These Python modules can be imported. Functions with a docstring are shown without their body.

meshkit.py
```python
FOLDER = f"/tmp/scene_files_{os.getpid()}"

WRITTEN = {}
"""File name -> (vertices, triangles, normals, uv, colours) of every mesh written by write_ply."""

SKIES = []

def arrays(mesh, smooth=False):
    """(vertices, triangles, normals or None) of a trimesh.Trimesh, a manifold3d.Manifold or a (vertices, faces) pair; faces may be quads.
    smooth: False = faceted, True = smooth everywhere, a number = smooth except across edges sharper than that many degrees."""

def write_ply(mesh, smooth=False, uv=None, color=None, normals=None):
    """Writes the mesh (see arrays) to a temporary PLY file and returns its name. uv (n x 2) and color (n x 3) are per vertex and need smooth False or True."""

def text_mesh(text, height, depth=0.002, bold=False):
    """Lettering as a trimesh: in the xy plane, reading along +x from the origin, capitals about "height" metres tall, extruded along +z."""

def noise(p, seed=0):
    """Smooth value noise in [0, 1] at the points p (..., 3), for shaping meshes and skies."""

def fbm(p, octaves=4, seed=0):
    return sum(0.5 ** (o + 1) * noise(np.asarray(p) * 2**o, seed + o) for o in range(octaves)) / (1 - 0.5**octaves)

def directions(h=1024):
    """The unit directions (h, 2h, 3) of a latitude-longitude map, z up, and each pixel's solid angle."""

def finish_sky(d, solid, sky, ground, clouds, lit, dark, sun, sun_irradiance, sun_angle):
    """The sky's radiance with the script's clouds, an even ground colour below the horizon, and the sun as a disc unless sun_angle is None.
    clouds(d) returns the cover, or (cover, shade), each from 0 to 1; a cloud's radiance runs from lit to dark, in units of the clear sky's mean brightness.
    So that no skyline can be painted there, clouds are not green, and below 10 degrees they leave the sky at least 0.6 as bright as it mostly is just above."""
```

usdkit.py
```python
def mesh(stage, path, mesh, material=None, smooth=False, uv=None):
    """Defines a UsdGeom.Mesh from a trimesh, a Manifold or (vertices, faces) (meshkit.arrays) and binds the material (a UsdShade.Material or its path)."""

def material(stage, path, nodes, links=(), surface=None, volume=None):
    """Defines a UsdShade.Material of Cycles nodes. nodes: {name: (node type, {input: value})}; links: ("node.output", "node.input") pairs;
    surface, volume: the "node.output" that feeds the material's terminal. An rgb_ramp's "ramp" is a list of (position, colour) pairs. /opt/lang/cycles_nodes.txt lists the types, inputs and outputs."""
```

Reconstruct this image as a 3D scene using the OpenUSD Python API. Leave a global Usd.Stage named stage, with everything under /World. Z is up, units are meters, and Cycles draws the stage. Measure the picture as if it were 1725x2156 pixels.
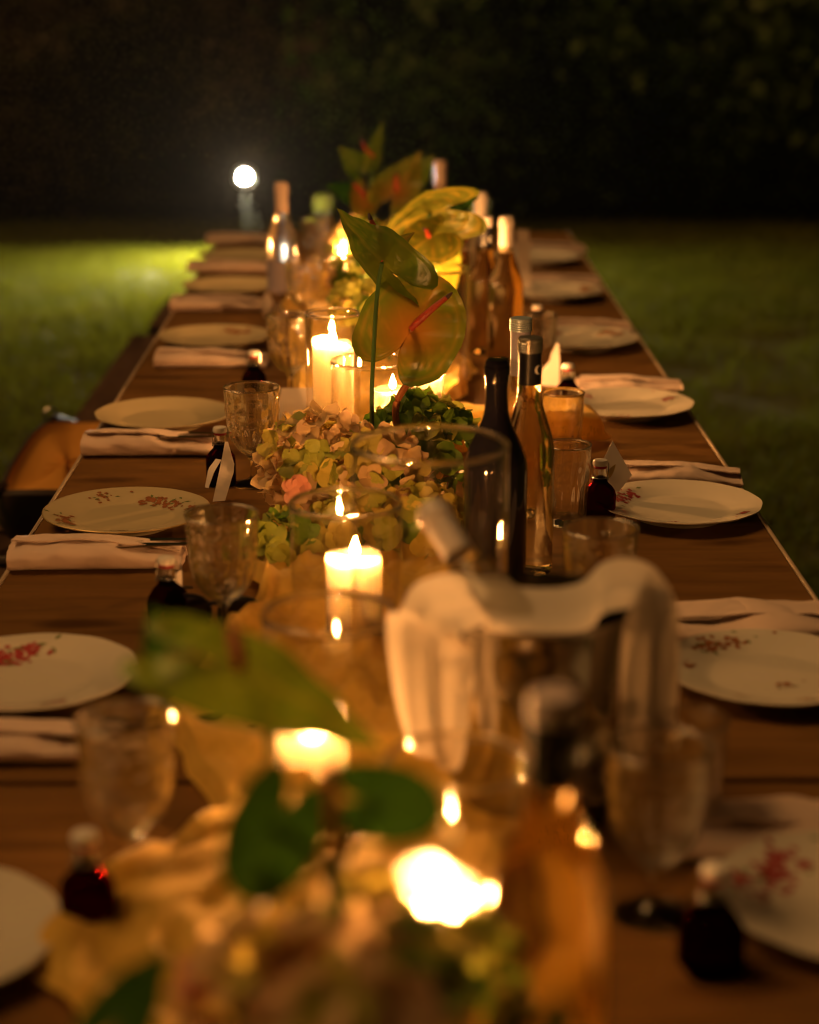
import math, random
import numpy as np, trimesh, usdkit, meshkit
from pxr import Usd, UsdGeom, UsdLux, UsdShade, Sdf, Gf, Vt
random.seed(7); RNG = np.random.default_rng(11)
stage = Usd.Stage.CreateInMemory()
UsdGeom.Xform.Define(stage, '/World')
# ---------------------------------------------------------------- camera, sky, light, exposure
PITCH, YAW, FPX = math.radians(16.0), 0.0093, 3980.0
EYE = np.array([0.0, 0.0, 1.57])
FW = np.array([math.sin(YAW)*math.cos(PITCH), math.cos(YAW)*math.cos(PITCH), -math.sin(PITCH)])
RT = np.array([math.cos(YAW), -math.sin(YAW), 0.0]); UP = np.cross(RT, FW)
cam = UsdGeom.Camera.Define(stage, '/World/camera')
_m = np.eye(4); _m[0, :3] = RT; _m[1, :3] = UP; _m[2, :3] = -FW; _m[3, :3] = EYE
cam.AddTransformOp().Set(Gf.Matrix4d(*_m.ravel().tolist()))
FOCAL = 55.0
cam.CreateFocalLengthAttr(FOCAL); cam.CreateHorizontalApertureAttr(FOCAL*1725/FPX)
cam.CreateFStopAttr(FOCAL/30.0); cam.CreateFocusDistanceAttr(2.9)
cam.CreateExposureAttr(0.0)
SUN_EL, SUN_AZ = math.radians(57), math.radians(-80)          # direction towards the wide distant light standing in for unseen bulbs overhead
DOME_STRENGTH, SUN_INT = 0.0045, 0.34
usdkit.material(stage, '/World/Looks/night_sky', {
    'sky': ('sky_texture', {'sky_type': 'single_scattering', 'sun_disc': False, 'sun_elevation': SUN_EL, 'sun_rotation': SUN_AZ}),
    'warm': ('mix_color', {'blend_type': 'multiply', 'fac': 1.0, 'b': (1.0, .44, .13)}),     # tint added so the sky fills the scene with orange light
    'bg': ('background_shader', {'strength': DOME_STRENGTH})}, [('sky.color', 'warm.a'), ('warm.result', 'bg.color')], surface='bg.background')
dome = UsdLux.DomeLight.Define(stage, '/World/sky')
UsdShade.MaterialBindingAPI.Apply(dome.GetPrim()).Bind(UsdShade.Material.Get(stage, '/World/Looks/night_sky'))
dome.GetPrim().SetCustomDataByKey('kind', 'structure')
sun = UsdLux.DistantLight.Define(stage, '/World/night_light')
sun.CreateIntensityAttr(SUN_INT); sun.CreateAngleAttr(28.0); sun.CreateColorAttr(Gf.Vec3f(1.0, 0.49, 0.15)); sun.CreateNormalizeAttr(True)
_d = np.array([math.cos(SUN_EL)*math.sin(SUN_AZ), math.cos(SUN_EL)*math.cos(SUN_AZ), math.sin(SUN_EL)])
_x = np.cross([0, 0, 1.0], _d); _x /= np.linalg.norm(_x); _y = np.cross(_d, _x)
_m = np.eye(4); _m[0, :3] = _x; _m[1, :3] = _y; _m[2, :3] = _d
sun.AddTransformOp().Set(Gf.Matrix4d(*_m.ravel().tolist()))
FLAME, LAMP = 3900.0, 46000.0                                      # radiance of the candle flames and of the spotlight's lens
TZ = 0.75                                                         # table top height

def at(px, py, z=0.0, base=TZ):
    """The point at height base+z that the photograph shows at pixel (px, py) of its 1725 x 2156 view."""
    d = FW + RT*(px-862.5)/FPX - UP*(py-1078)/FPX
    return EYE + d*((base+z-EYE[2])/d[2])
def deep(px, py, depth):
    return EYE + depth*(FW + RT*(px-862.5)/FPX - UP*(py-1078)/FPX)
def dirw(r, u, t):
    v = r*RT + u*UP - t*FW
    return v/np.linalg.norm(v)

# ---------------------------------------------------------------- scene helpers
_names = {}
def numbered(parent, name):
    k = (parent, name); n = _names.get(k, -1) + 1; _names[k] = n
    return name if n == 0 else f'{name}_{n:03d}'
def keys(p, label=None, cat=None, group=None, kind=None):
    for k, v in (('label', label), ('category', cat), ('group', group), ('kind', kind)):
        if v: p.SetCustomDataByKey(k, v)
def thing(name, label, cat, loc=(0, 0, 0), rot=0, group=None, kind=None, matrix=None):
    x = UsdGeom.Xform.Define(stage, '/World/' + numbered('/World', name))
    if matrix is not None: x.AddTransformOp().Set(Gf.Matrix4d(*matrix.T.ravel().tolist()))
    else:
        x.AddTranslateOp().Set(Gf.Vec3d(*map(float, loc))); x.AddRotateZOp().Set(float(rot))
    keys(x.GetPrim(), label, cat, group, kind)
    return x.GetPrim()
def obj(name, mesh, mat, parent=None, smooth=35, label=None, cat=None, group=None, kind=None, prim=None):
    base = str(parent.GetPath()) if parent else '/World'
    m = usdkit.mesh(stage, base + '/' + numbered(base, name), mesh, M[mat], smooth=smooth)
    if prim:
        for k, v in prim.items():
            UsdGeom.PrimvarsAPI(m).CreatePrimvar(k, Sdf.ValueTypeNames.FloatArray, 'vertex').Set(Vt.FloatArray.FromNumpy(np.asarray(v, np.float32)))
    keys(m.GetPrim(), label, cat, group, kind)
    return m.GetPrim()
def dup(root, loc, rot=0, label=None, group=None):
    name = root.GetName(); n = name.rsplit('_', 1); name = n[0] if n[-1].isdigit() else name
    x = UsdGeom.Xform.Define(stage, '/World/' + numbered('/World', name))
    x.AddTranslateOp().Set(Gf.Vec3d(*map(float, loc))); x.AddRotateZOp().Set(float(rot))
    x.GetPrim().GetReferences().AddInternalReference(root.GetPath()); x.GetPrim().SetInstanceable(True)
    was = root.GetCustomData()
    keys(x.GetPrim(), label or was.get('label'), was.get('category'), group or was.get('group'))
    return x.GetPrim()
cat_ = trimesh.util.concatenate
def tm(v, f):
    v, f = np.asarray(v, float), np.asarray(f, int)
    if f.ndim == 2 and f.shape[1] == 4: f = np.vstack([f[:, [0, 1, 2]], f[:, [0, 2, 3]]])
    return trimesh.Trimesh(v, f, process=False)
def moved(m, T=None, t=None, s=None):
    m = m.copy()
    if s is not None: m.apply_scale(s)
    if T is not None: m.apply_transform(T)
    if t is not None: m.apply_translation(t)
    return m
def lathe(prof, n=48, mod=None):
    """Surface of revolution of (r, z) points; mod(theta, r, z) may vary the radius."""
    v, f, rings = [], [], []
    th = np.arange(n)*2*np.pi/n
    for r, z in prof:
        if r < 1e-9: rings.append([len(v)]); v.append([0, 0, z]); continue
        rr = np.full(n, r) if mod is None else mod(th, r, z)
        rings.append(list(range(len(v), len(v)+n)))
        v += np.stack([rr*np.cos(th), rr*np.sin(th), np.full(n, z)], 1).tolist()
    for a, b in zip(rings[:-1], rings[1:]):
        for i in range(n):
            j = (i+1) % n
            if len(a) == 1 and len(b) == 1: continue
            if len(a) == 1: f.append([a[0], b[j], b[i]])
            elif len(b) == 1: f.append([a[i], a[j], b[0]])
            else: f += [[a[i], a[j], b[j]], [a[i], b[j], b[i]]]
    m = tm(v, f)
    return m
def spline(pts, n):
    from scipy.interpolate import CubicSpline
    p = np.asarray(pts, float); t = np.r_[0, np.cumsum(np.linalg.norm(np.diff(p, axis=0), axis=1))]
    return CubicSpline(t, p)(np.linspace(0, t[-1], n))
def tube(pts, r, sides=8, n=None):
    p = spline(pts, n) if n else np.asarray(pts, float)
    r = np.interp(np.linspace(0, 1, len(p)), np.linspace(0, 1, np.size(r)), np.atleast_1d(r))
    t = np.gradient(p, axis=0); t /= np.linalg.norm(t, axis=1, keepdims=True)+1e-12
    a = np.cross(t, np.where(np.abs(t[:, 2:]) < .9, [0, 0, 1.], [1., 0, 0])); a /= np.linalg.norm(a, axis=1, keepdims=True)
    b = np.cross(t, a); g = np.arange(sides)*2*np.pi/sides
    v = (p[:, None] + r[:, None, None]*(np.cos(g)[None, :, None]*a[:, None]+np.sin(g)[None, :, None]*b[:, None])).reshape(-1, 3)
    f = []
    for i in range(len(p)-1):
        for j in range(sides):
            k = (j+1) % sides; f.append([i*sides+j, i*sides+k, (i+1)*sides+k, (i+1)*sides+j])
    f = np.array(f); f = np.vstack([f[:, [0, 1, 2]], f[:, [0, 2, 3]]])
    n0 = len(v); v = np.vstack([v, p[0]-t[0]*r[0]*.5, p[-1]+t[-1]*r[-1]*.5])
    caps = [[n0, (j+1) % sides, j] for j in range(sides)] + [[n0+1, (len(p)-1)*sides+j, (len(p)-1)*sides+(j+1) % sides] for j in range(sides)]
    return tm(v, np.vstack([f, caps]))
def rbox(x, y, z, r=.005, seg=2):
    """A box x by y by z, its bottom centre at the origin, with rounded edges."""
    b = trimesh.creation.box([max(x-2*r, 1e-4), max(y-2*r, 1e-4), max(z-2*r, 1e-4)])
    s = trimesh.creation.icosphere(subdivisions=seg-1, radius=r)
    v = (b.vertices[:, None]+s.vertices[None]).reshape(-1, 3)
    h = trimesh.Trimesh(v).convex_hull; h.apply_translation([0, 0, z/2])
    return h
def grid(P):
    """P: (a, b, 3) points as a sheet."""
    a, b = P.shape[:2]
    i, j = np.meshgrid(np.arange(a-1), np.arange(b-1), indexing='ij')
    q = np.stack([i*b+j, (i+1)*b+j, (i+1)*b+j+1, i*b+j+1], -1).reshape(-1, 4)
    return tm(P.reshape(-1, 3), q)
def thick(P, t):
    """A sheet with thickness t, closed at its borders."""
    m = grid(P); m.merge_vertices()
    n = np.array(grid(P).vertex_normals)*t/2; a, b = P.shape[:2]
    v = np.vstack([P.reshape(-1, 3)+n, P.reshape(-1, 3)-n]); f = grid(P).faces; N = a*b
    rim = [i*b for i in range(a)] + [(a-1)*b+j for j in range(1, b)] + [i*b+b-1 for i in range(a-2, -1, -1)] + [j for j in range(b-2, 0, -1)]
    s = []
    for p_, q_ in zip(rim, rim[1:]+rim[:1]): s += [[q_, p_, p_+N], [q_, p_+N, q_+N]]
    return tm(v, np.vstack([f, f[:, ::-1]+N, s]))
def frame(origin, x, y, z):
    T = np.eye(4); T[:3, 0], T[:3, 1], T[:3, 2], T[:3, 3] = x, y, z, origin
    return T

# ---------------------------------------------------------------- materials
M = {}
def mat(name, nodes, links, surface): M[name] = usdkit.material(stage, '/World/Looks/'+name, nodes, links, surface=surface)
def pbr(name, c, rough=.5, noise=None, scale=20., amp=.25, bump=0., **kw):
    nodes = {'p': ('principled_bsdf', {'base_color': c, 'roughness': rough, **kw})}; links = []
    if noise or bump:
        nodes['tc'] = ('texture_coordinate', {}); nodes['n'] = ('noise_texture', {'scale': scale, 'detail': 4.0, 'roughness': .6}); links.append(('tc.object', 'n.vector'))
    if noise:
        nodes['r'] = ('rgb_ramp', {'ramp': [(.25, c), (.75, noise)]}); links += [('n.fac', 'r.fac'), ('r.color', 'p.base_color')]
    if bump:
        nodes['b'] = ('bump', {'strength': bump, 'distance': .002}); links += [('n.fac', 'b.height'), ('b.normal', 'p.normal')]
    mat(name, nodes, links, 'p.BSDF')
def emit(name, c, s): mat(name, {'e': ('emission', {'color': c, 'strength': s})}, [], 'e.emission')
def leafy(name, c1, c2, c3, trans=.5, rough=.35, scale=25., vein=None, spec=.5, core=None):
    """Leaf or petal: reflects, lets light through, colour varies by noise and along veins (mesh value 'vein')."""
    n = {'tc': ('texture_coordinate', {}), 'n': ('noise_texture', {'scale': scale, 'detail': 3.0}), 'r': ('rgb_ramp', {'ramp': [(.3, c1), (.7, c2)]}),
         'p': ('principled_bsdf', {'roughness': rough, 'specular_ior_level': spec}), 't': ('translucent_bsdf', {}), 'm': ('mix_closure', {'fac': trans})}
    l = [('tc.object', 'n.vector'), ('n.fac', 'r.fac'), ('p.BSDF', 'm.closure1'), ('t.BSDF', 'm.closure2')]
    out = 'r.color'
    if vein:
        n['a'] = ('attribute', {'attribute': 'vein'}); n['v'] = ('mix_color', {'b': c3}); l += [('a.fac', 'v.fac'), (out, 'v.a')]; out = 'v.result'
        n['co'] = ('attribute', {'attribute': 'core'}); n['cm'] = ('mix_color', {'b': core or c2}); l += [('co.fac', 'cm.fac'), (out, 'cm.a')]; out = 'cm.result'
        n['bp'] = ('bump', {'strength': .5, 'distance': .003}); l += [('a.fac', 'bp.height'), ('bp.normal', 'p.normal')]
    else:
        n['nb'] = ('noise_texture', {'scale': 160., 'detail': 2.0}); n['bp'] = ('bump', {'strength': .35, 'distance': .0025}); l += [('tc.object', 'nb.vector'), ('nb.fac', 'bp.height'), ('bp.normal', 'p.normal')]
        n['g'] = ('geometry', {}); n['v'] = ('mix_color', {'b': c3}); n['k'] = ('math', {'math_type': 'multiply', 'value2': .8})
        l += [('g.random_per_island', 'k.value1'), ('k.value', 'v.fac'), (out, 'v.a')]; out = 'v.result'
    l += [(out, 'p.base_color'), (out, 't.color')]
    mat(name, n, l, 'm.closure')
def wood(name, c1, c2, c3, rough, axis=1):
    sc = (14., 1.6, 14.) if axis == 1 else (1.6, 14., 14.)
    mat(name, {'tc': ('texture_coordinate', {}), 'mp': ('mapping', {'scale': sc}), 'n': ('noise_texture', {'scale': 2.2, 'detail': 7.0, 'roughness': .65, 'distortion': .8}),
               'r': ('rgb_ramp', {'ramp': [(.3, c1), (.5, c2), (.72, c3)]}), 'mp2': ('mapping', {'scale': tuple(.35*s for s in sc)}), 'n2': ('noise_texture', {'scale': 3.0, 'detail': 2.0}),
               'k': ('rgb_ramp', {'ramp': [(.30, (.35, .32, .3)), (.42, (1, 1, 1))]}), 'x': ('mix_color', {'blend_type': 'multiply', 'fac': .55}),
               'mk': ('mapping', {'scale': tuple(2.2 if q < 5 else 5.5 for q in sc)}), 'nd': ('noise_texture', {'scale': 9.0, 'detail': 2.0}), 'ma': ('mix_color', {'fac': .12}), 'vo': ('voronoi_texture', {'scale': 1.3, 'randomness': 1.0}),
               'kr': ('rgb_ramp', {'ramp': [(0, (.28, .24, .22)), (.09, (.45, .41, .38)), (.17, (1, 1, 1))]}), 'y': ('mix_color', {'blend_type': 'multiply', 'fac': .85}),
               'b': ('bump', {'strength': .25, 'distance': .002}), 'p': ('principled_bsdf', {'roughness': rough, 'specular_ior_level': .03}),
               'rr': ('map_range', {'from_min': .3, 'from_max': .7, 'to_min': rough-.1, 'to_max': rough+.12})},
        [('tc.object', 'mp.vector'), ('mp.vector', 'n.vector'), ('n.fac', 'r.fac'), ('tc.object', 'mp2.vector'), ('mp2.vector', 'n2.vector'), ('n2.fac', 'k.fac'), ('r.color', 'x.a'), ('k.color', 'x.b'),
         ('tc.object', 'mk.vector'), ('tc.object', 'nd.vector'), ('mk.vector', 'ma.a'), ('nd.color', 'ma.b'), ('ma.result', 'vo.vector'), ('vo.distance', 'kr.fac'), ('x.result', 'y.a'), ('kr.color', 'y.b'), ('y.result', 'p.base_color'), ('n.fac', 'b.height'), ('b.normal', 'p.normal'), ('n.fac', 'rr.value'), ('rr.result', 'p.roughness')], 'p.BSDF')
def pane(name, tint=(1, 1, 1), ior=1.5, rough=.0):
    mat(name, {'t': ('transparent_bsdf', {'color': tint}), 'g': ('glossy_bsdf', {'color': (1, 1, 1), 'roughness': rough}), 'f': ('layer_weight', {'blend': .5}),
               'q': ('math', {'math_type': 'power', 'value2': 3.6}), 'l': ('math', {'math_type': 'multiply_add', 'value2': .85, 'value3': .05}), 'm': ('mix_closure', {})},
        [('f.facing', 'q.value1'), ('q.value', 'l.value1'), ('l.value', 'm.fac'), ('t.BSDF', 'm.closure1'), ('g.BSDF', 'm.closure2')], 'm.closure')
def glassy(name, c, ior=1.45, clear=.3, rough=0., cc=None):
    mat(name, {'g': ('glass_bsdf', {'color': c, 'IOR': ior, 'roughness': rough}), 't': ('transparent_bsdf', {'color': cc or c}), 'm': ('mix_closure', {'fac': clear})},
        [('g.BSDF', 'm.closure1'), ('t.BSDF', 'm.closure2')], 'm.closure')
wood('table_wood', (.115, .058, .018), (.155, .080, .025), (.188, .100, .034), .55, 0)
wood('bench_wood', (.05, .03, .02), (.085, .05, .032), (.12, .075, .05), .6)
pbr('table_edge', (.42, .33, .24), .45)
pbr('steel_leg', (.08, .08, .08), .45, metallic=.6)
mat('wax', {'p': ('principled_bsdf', {'base_color': (.056, .044, .030), 'roughness': .45, 'subsurface_weight': 1.0, 'subsurface_radius': (1.0, .88, .7), 'subsurface_scale': .055})}, [], 'p.BSDF')
emit('flame', (1.0, .43, .12), FLAME)
pbr('wick', (.02, .015, .01), .9)
pane('vase_glass', (.95, .92, .87), 1.5, .02)
glassy('rim_glass', (1, 1, 1), 1.6, .1, .06)
glassy('crystal', (1, .99, .96), 1.56, .12, .022)
glassy('chilled_bottle', (.98, .95, .90), 1.4, .5, .16)  # roughness raised so the spotlight glows through this bottle
glassy('white_wine', (1.0, .93, .74), 1.36, .08, .012)
glassy('rose_wine', (1.0, .89, .68), 1.44, .06, .012)
glassy('clear_bottle', (.97, .96, .9), 1.38, .3, .03)
glassy('amber_bottle', (.55, .22, .04), 1.4, .15)
pbr('dark_glass', (.006, .005, .009), .07, coat_weight=.3, coat_roughness=.05)
glassy('red_cordial', (.16, .005, .009), 1.36, .05, .02)
pbr('black_foil', (.012, .012, .018), .35)
pbr('white_foil', (.72, .66, .64), .35)
pbr('pink_foil', (.72, .58, .55), .35)
pbr('silver_cap', (.72, .68, .62), .28, metallic=.9)
pbr('blue_cap', (.42, .5, .56), .4, metallic=.3)
pbr('lavender_label', (.36, .33, .44), .6)
pbr('paper_label', (.62, .6, .56), .7)
pbr('paper', (.78, .69, .63), .8, bump=.05, scale=300)
pbr('logo_white', (.75, .73, .7), .5)
pbr('gold_print', (.9, .6, .2), .3, metallic=.8)  # metallic gold for the small mark on one paper tag
pbr('porcelain', (.62, .58, .50), .3, specular_ior_level=.15, coat_weight=.6, coat_roughness=.045)
pbr('porcelain_ivory', (.55, .47, .30), .3, specular_ior_level=.15, coat_weight=.6, coat_roughness=.045)
pbr('gilt', (.75, .55, .25), .3, metallic=.7)
pbr('rose_print', (.26, .02, .03), .25, noise=(.48, .10, .10), scale=160)
pbr('brown_print', (.24, .08, .025), .25, noise=(.40, .16, .07), scale=160)
pbr('leaf_print', (.09, .14, .03), .25, noise=(.22, .25, .1), scale=160)
for nm, c in (('napkin', (.72, .56, .48)), ('towel', (.93, .84, .73))):
    mat(nm, {'tc': ('texture_coordinate', {}), 'w': ('wave_texture', {'scale': 420., 'bands_direction': 'x'}), 'w2': ('wave_texture', {'scale': 420., 'bands_direction': 'y'}), 'ad': ('math', {'math_type': 'add'}),
             'n': ('noise_texture', {'scale': 35., 'detail': 3.}), 'ad2': ('math', {'math_type': 'multiply_add', 'value2': 3.0}), 'b': ('bump', {'strength': .25, 'distance': .0015}),
             'p': ('principled_bsdf', {'base_color': c, 'roughness': .85, 'sheen_weight': .2}), 't': ('translucent_bsdf', {'color': c}), 'm': ('mix_closure', {'fac': .12 if nm == 'napkin' else .30})},
        [('tc.object', 'w.vector'), ('tc.object', 'w2.vector'), ('tc.object', 'n.vector'), ('w.fac', 'ad.value1'), ('w2.fac', 'ad.value2'), ('n.fac', 'ad2.value1'), ('ad.value', 'ad2.value3'), ('ad2.value', 'b.height'),
         ('b.normal', 'p.normal'), ('p.BSDF', 'm.closure1'), ('t.BSDF', 'm.closure2')], 'm.closure')
mat('gauze', {'tc': ('texture_coordinate', {}), 'n': ('noise_texture', {'scale': 60., 'detail': 4.}), 'r': ('rgb_ramp', {'ramp': [(.3, (.76, .47, .06)), (.7, (.86, .58, .10))]}), 'b': ('bump', {'strength': .4, 'distance': .003}),
              'p': ('principled_bsdf', {'roughness': .8, 'sheen_weight': .2}), 't': ('translucent_bsdf', {}), 'm': ('mix_closure', {'fac': .4})},
    [('tc.object', 'n.vector'), ('n.fac', 'r.fac'), ('n.fac', 'b.height'), ('b.normal', 'p.normal'), ('r.color', 'p.base_color'), ('r.color', 't.color'), ('p.BSDF', 'm.closure1'), ('t.BSDF', 'm.closure2')], 'm.closure')
pbr('steel', (.34, .32, .285), .11, metallic=1.0)
pbr('cutlery', (.6, .56, .5), .15, metallic=1.0)
leafy('spathe_green', (.055, .11, .006), (.095, .14, .009), (.17, .17, .018), .32, .3, 20., vein=True, spec=.25, core=(.12, .15, .012))
leafy('spathe_bronze', (.075, .125, .008), (.13, .13, .012), (.26, .17, .022), .3, .3, 14., vein=True, core=(.26, .085, .012), spec=.28)
leafy('spathe_yellow', (.17, .22, .02), (.24, .26, .03), (.75, .52, .06), .5, .3, 20., vein=True, spec=.25)
leafy('spathe_dark', (.02, .075, .006), (.035, .10, .010), (.05, .11, .012), .3, .3, 20., vein=True, spec=.2)
pbr('spadix', (.45, .06, .015), .5, noise=(.28, .03, .02), scale=120, bump=.6)
pbr('spadix_tip', (.05, .02, .02), .5)
pbr('stem', (.06, .13, .03), .4)
pbr('stem_orange', (.35, .12, .04), .4)
leafy('petal_blush', (.78, .52, .36), (.70, .54, .22), (.74, .40, .34), .5, .6, 18.)
leafy('petal_yellow', (.70, .54, .10), (.58, .52, .10), (.76, .54, .22), .5, .6, 18.)
leafy('petal_green', (.10, .22, .012), (.18, .30, .025), (.07, .16, .01), .35, .55, 18.)
leafy('petal_lime', (.34, .40, .05), (.46, .44, .08), (.26, .34, .04), .4, .6, 18.)
leafy('petal_rose', (.56, .24, .17), (.62, .30, .2), (.55, .2, .15), .35, .6, 18.)
pbr('gasket', (.45, .02, .02), .5)
pbr('ceramic', (.82, .78, .74), .2)
pbr('wire', (.45, .43, .4), .25, metallic=1.0)
pbr('purple_lens', (.02, .012, .035), .08, coat_weight=.6)
pbr('leather', (.03, .016, .010), .5, bump=.3, scale=80)
pbr('mustard_lining', (.60, .27, .03), .8, bump=.3, scale=60)
leafy('grass', (.12, .145, .006), (.21, .205, .012), (.25, .185, .02), .4, .6, 1.2, spec=.06)
leafy('leaf', (.06, .13, .02), (.17, .24, .04), (.34, .33, .07), .45, .5, 2., spec=.3)
leafy('leaf_brown', (.16, .11, .05), (.20, .13, .06), (.12, .12, .04), .3, .5, 2.)
pbr('bark', (.06, .04, .025), .9, noise=(.1, .07, .045), scale=12)
pbr('soil', (.04, .05, .012), .95, noise=(.075, .08, .02), scale=4)
pbr('lamp_metal', (.018, .02, .014), .6)
emit('lamp_lens', (1.0, .86, .66), LAMP)

# ---------------------------------------------------------------- ground, grass, hedge
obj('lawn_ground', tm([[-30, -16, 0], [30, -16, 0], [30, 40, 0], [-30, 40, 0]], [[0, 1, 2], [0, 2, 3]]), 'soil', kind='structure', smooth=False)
def grass():
    pi = UsdGeom.PointInstancer.Define(stage, '/World/grass')
    keys(pi.GetPrim(), 'short green lawn grass around the long table, brightest in front of the spotlight', 'grass', kind='stuff')
    protos = []
    for k in range(3):
        v, f = [], []
        for _ in range(420):
            x, y = RNG.uniform(-.25, .25, 2); a = RNG.uniform(0, 6.28); h = RNG.uniform(.025, .055); w = RNG.uniform(.0018, .003)
            lx, ly = np.cos(a), np.sin(a); ln = RNG.uniform(.1, .9)*h; b = RNG.uniform(0, 6.28); dx, dy = np.cos(b)*ln, np.sin(b)*ln
            n = len(v)
            v += [[x-lx*w, y-ly*w, 0], [x+lx*w, y+ly*w, 0], [x+dx*.35-lx*w*.8, y+dy*.35-ly*w*.8, h*.6], [x+dx*.35+lx*w*.8, y+dy*.35+ly*w*.8, h*.6], [x+dx, y+dy, h]]
            f += [[n, n+1, n+3], [n, n+3, n+2], [n+2, n+3, n+4]]
        p = usdkit.mesh(stage, f'/World/grass/tuft_{k}', tm(v, f), M['grass'], smooth=False); protos.append(p.GetPath())
    pos, ids, quat, sc = [], [], [], []
    shade_bands = [(np.array([1.05, 6.62]), np.array([2.2, 7.5])), (np.array([1.0, 7.2]), np.array([2.4, 9.0]))]  # cropped grass along these lines stands in for shadow bands
    for X in np.arange(-4.2, 5.6, .3):
        for Y in np.arange(2.2, 12.4, .3):
            if abs(X) > .30*Y+.9: continue
            x, y = X+RNG.uniform(-.13, .13), Y+RNG.uniform(-.13, .13)
            s = .75+.9*meshkit.fbm(np.array([x*1.3, y*1.3, 0.]), 3, 5)
            q = np.array([x, y])
            for a, b in shade_bands:
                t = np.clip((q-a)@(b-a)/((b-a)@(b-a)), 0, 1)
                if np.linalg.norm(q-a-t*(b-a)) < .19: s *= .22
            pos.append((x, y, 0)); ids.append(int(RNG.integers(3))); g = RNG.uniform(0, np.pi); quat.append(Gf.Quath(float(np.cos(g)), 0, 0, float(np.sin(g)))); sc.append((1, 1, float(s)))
    pi.CreatePrototypesRel().SetTargets(protos)
    pi.CreateProtoIndicesAttr(ids); pi.CreatePositionsAttr([Gf.Vec3f(*map(float, p)) for p in pos]); pi.CreateOrientationsAttr(quat); pi.CreateScalesAttr([Gf.Vec3f(*map(float, s)) for s in sc])
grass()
def shrub(name, label, cat, c, rad, h, n, leaf, m='leaf', group=None, trunk=.03, low=.12):
    t = thing(name, label, cat, (c[0], c[1], 0), group=group)
    L, v, f = leaf, [], []
    cl = [(RNG.uniform(-1, 1, 3)*[rad*1.1, rad*.5, h*.5]+[0, 0, h*.5], RNG.uniform(.25, .45)) for _ in range(70)]
    cl = [(p, s) for p, s in cl if low < p[2] < h*1.02 and (abs(p[0])/(rad*1.12))**2.5+(max(0, p[2]/h-.25)/.8)**3 < 1]
    for _ in range(n):
        p, s = cl[int(RNG.integers(len(cl)))]
        q = p+RNG.normal(0, .5, 3)*s
        if q[2] < .03: continue
        w = RNG.normal(size=3)*.55+[0, -.75, .5]; w /= np.linalg.norm(w); d = np.cross(w, RNG.normal(size=3)); d /= np.linalg.norm(d); u = np.cross(w, d); l = L*RNG.uniform(.6, 1.3); k = len(v)
        v += [q, q+d*l*.5+u*l*.28+w*l*.08, q+d*l, q+d*l*.5-u*l*.28+w*l*.08]; f += [[k, k+1, k+2], [k, k+2, k+3]]
    obj('crown', tm(v, f), m, t, smooth=False)
    br = [tube([[0, 0, 0], [.03, .02, h*.3], [RNG.uniform(-.1, .1), 0, h*.62]], [trunk, trunk*.7, trunk*.3], 7, 8)]
    for p, s in cl[:14]: br.append(tube([[0, 0, h*.2], p*[.5, .5, .7], p], [trunk*.45, trunk*.2, .004], 5, 6))
    obj('trunk', cat_(br), 'bark', t)
sg = 'shrubs along the far edge of the lawn'
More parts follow.
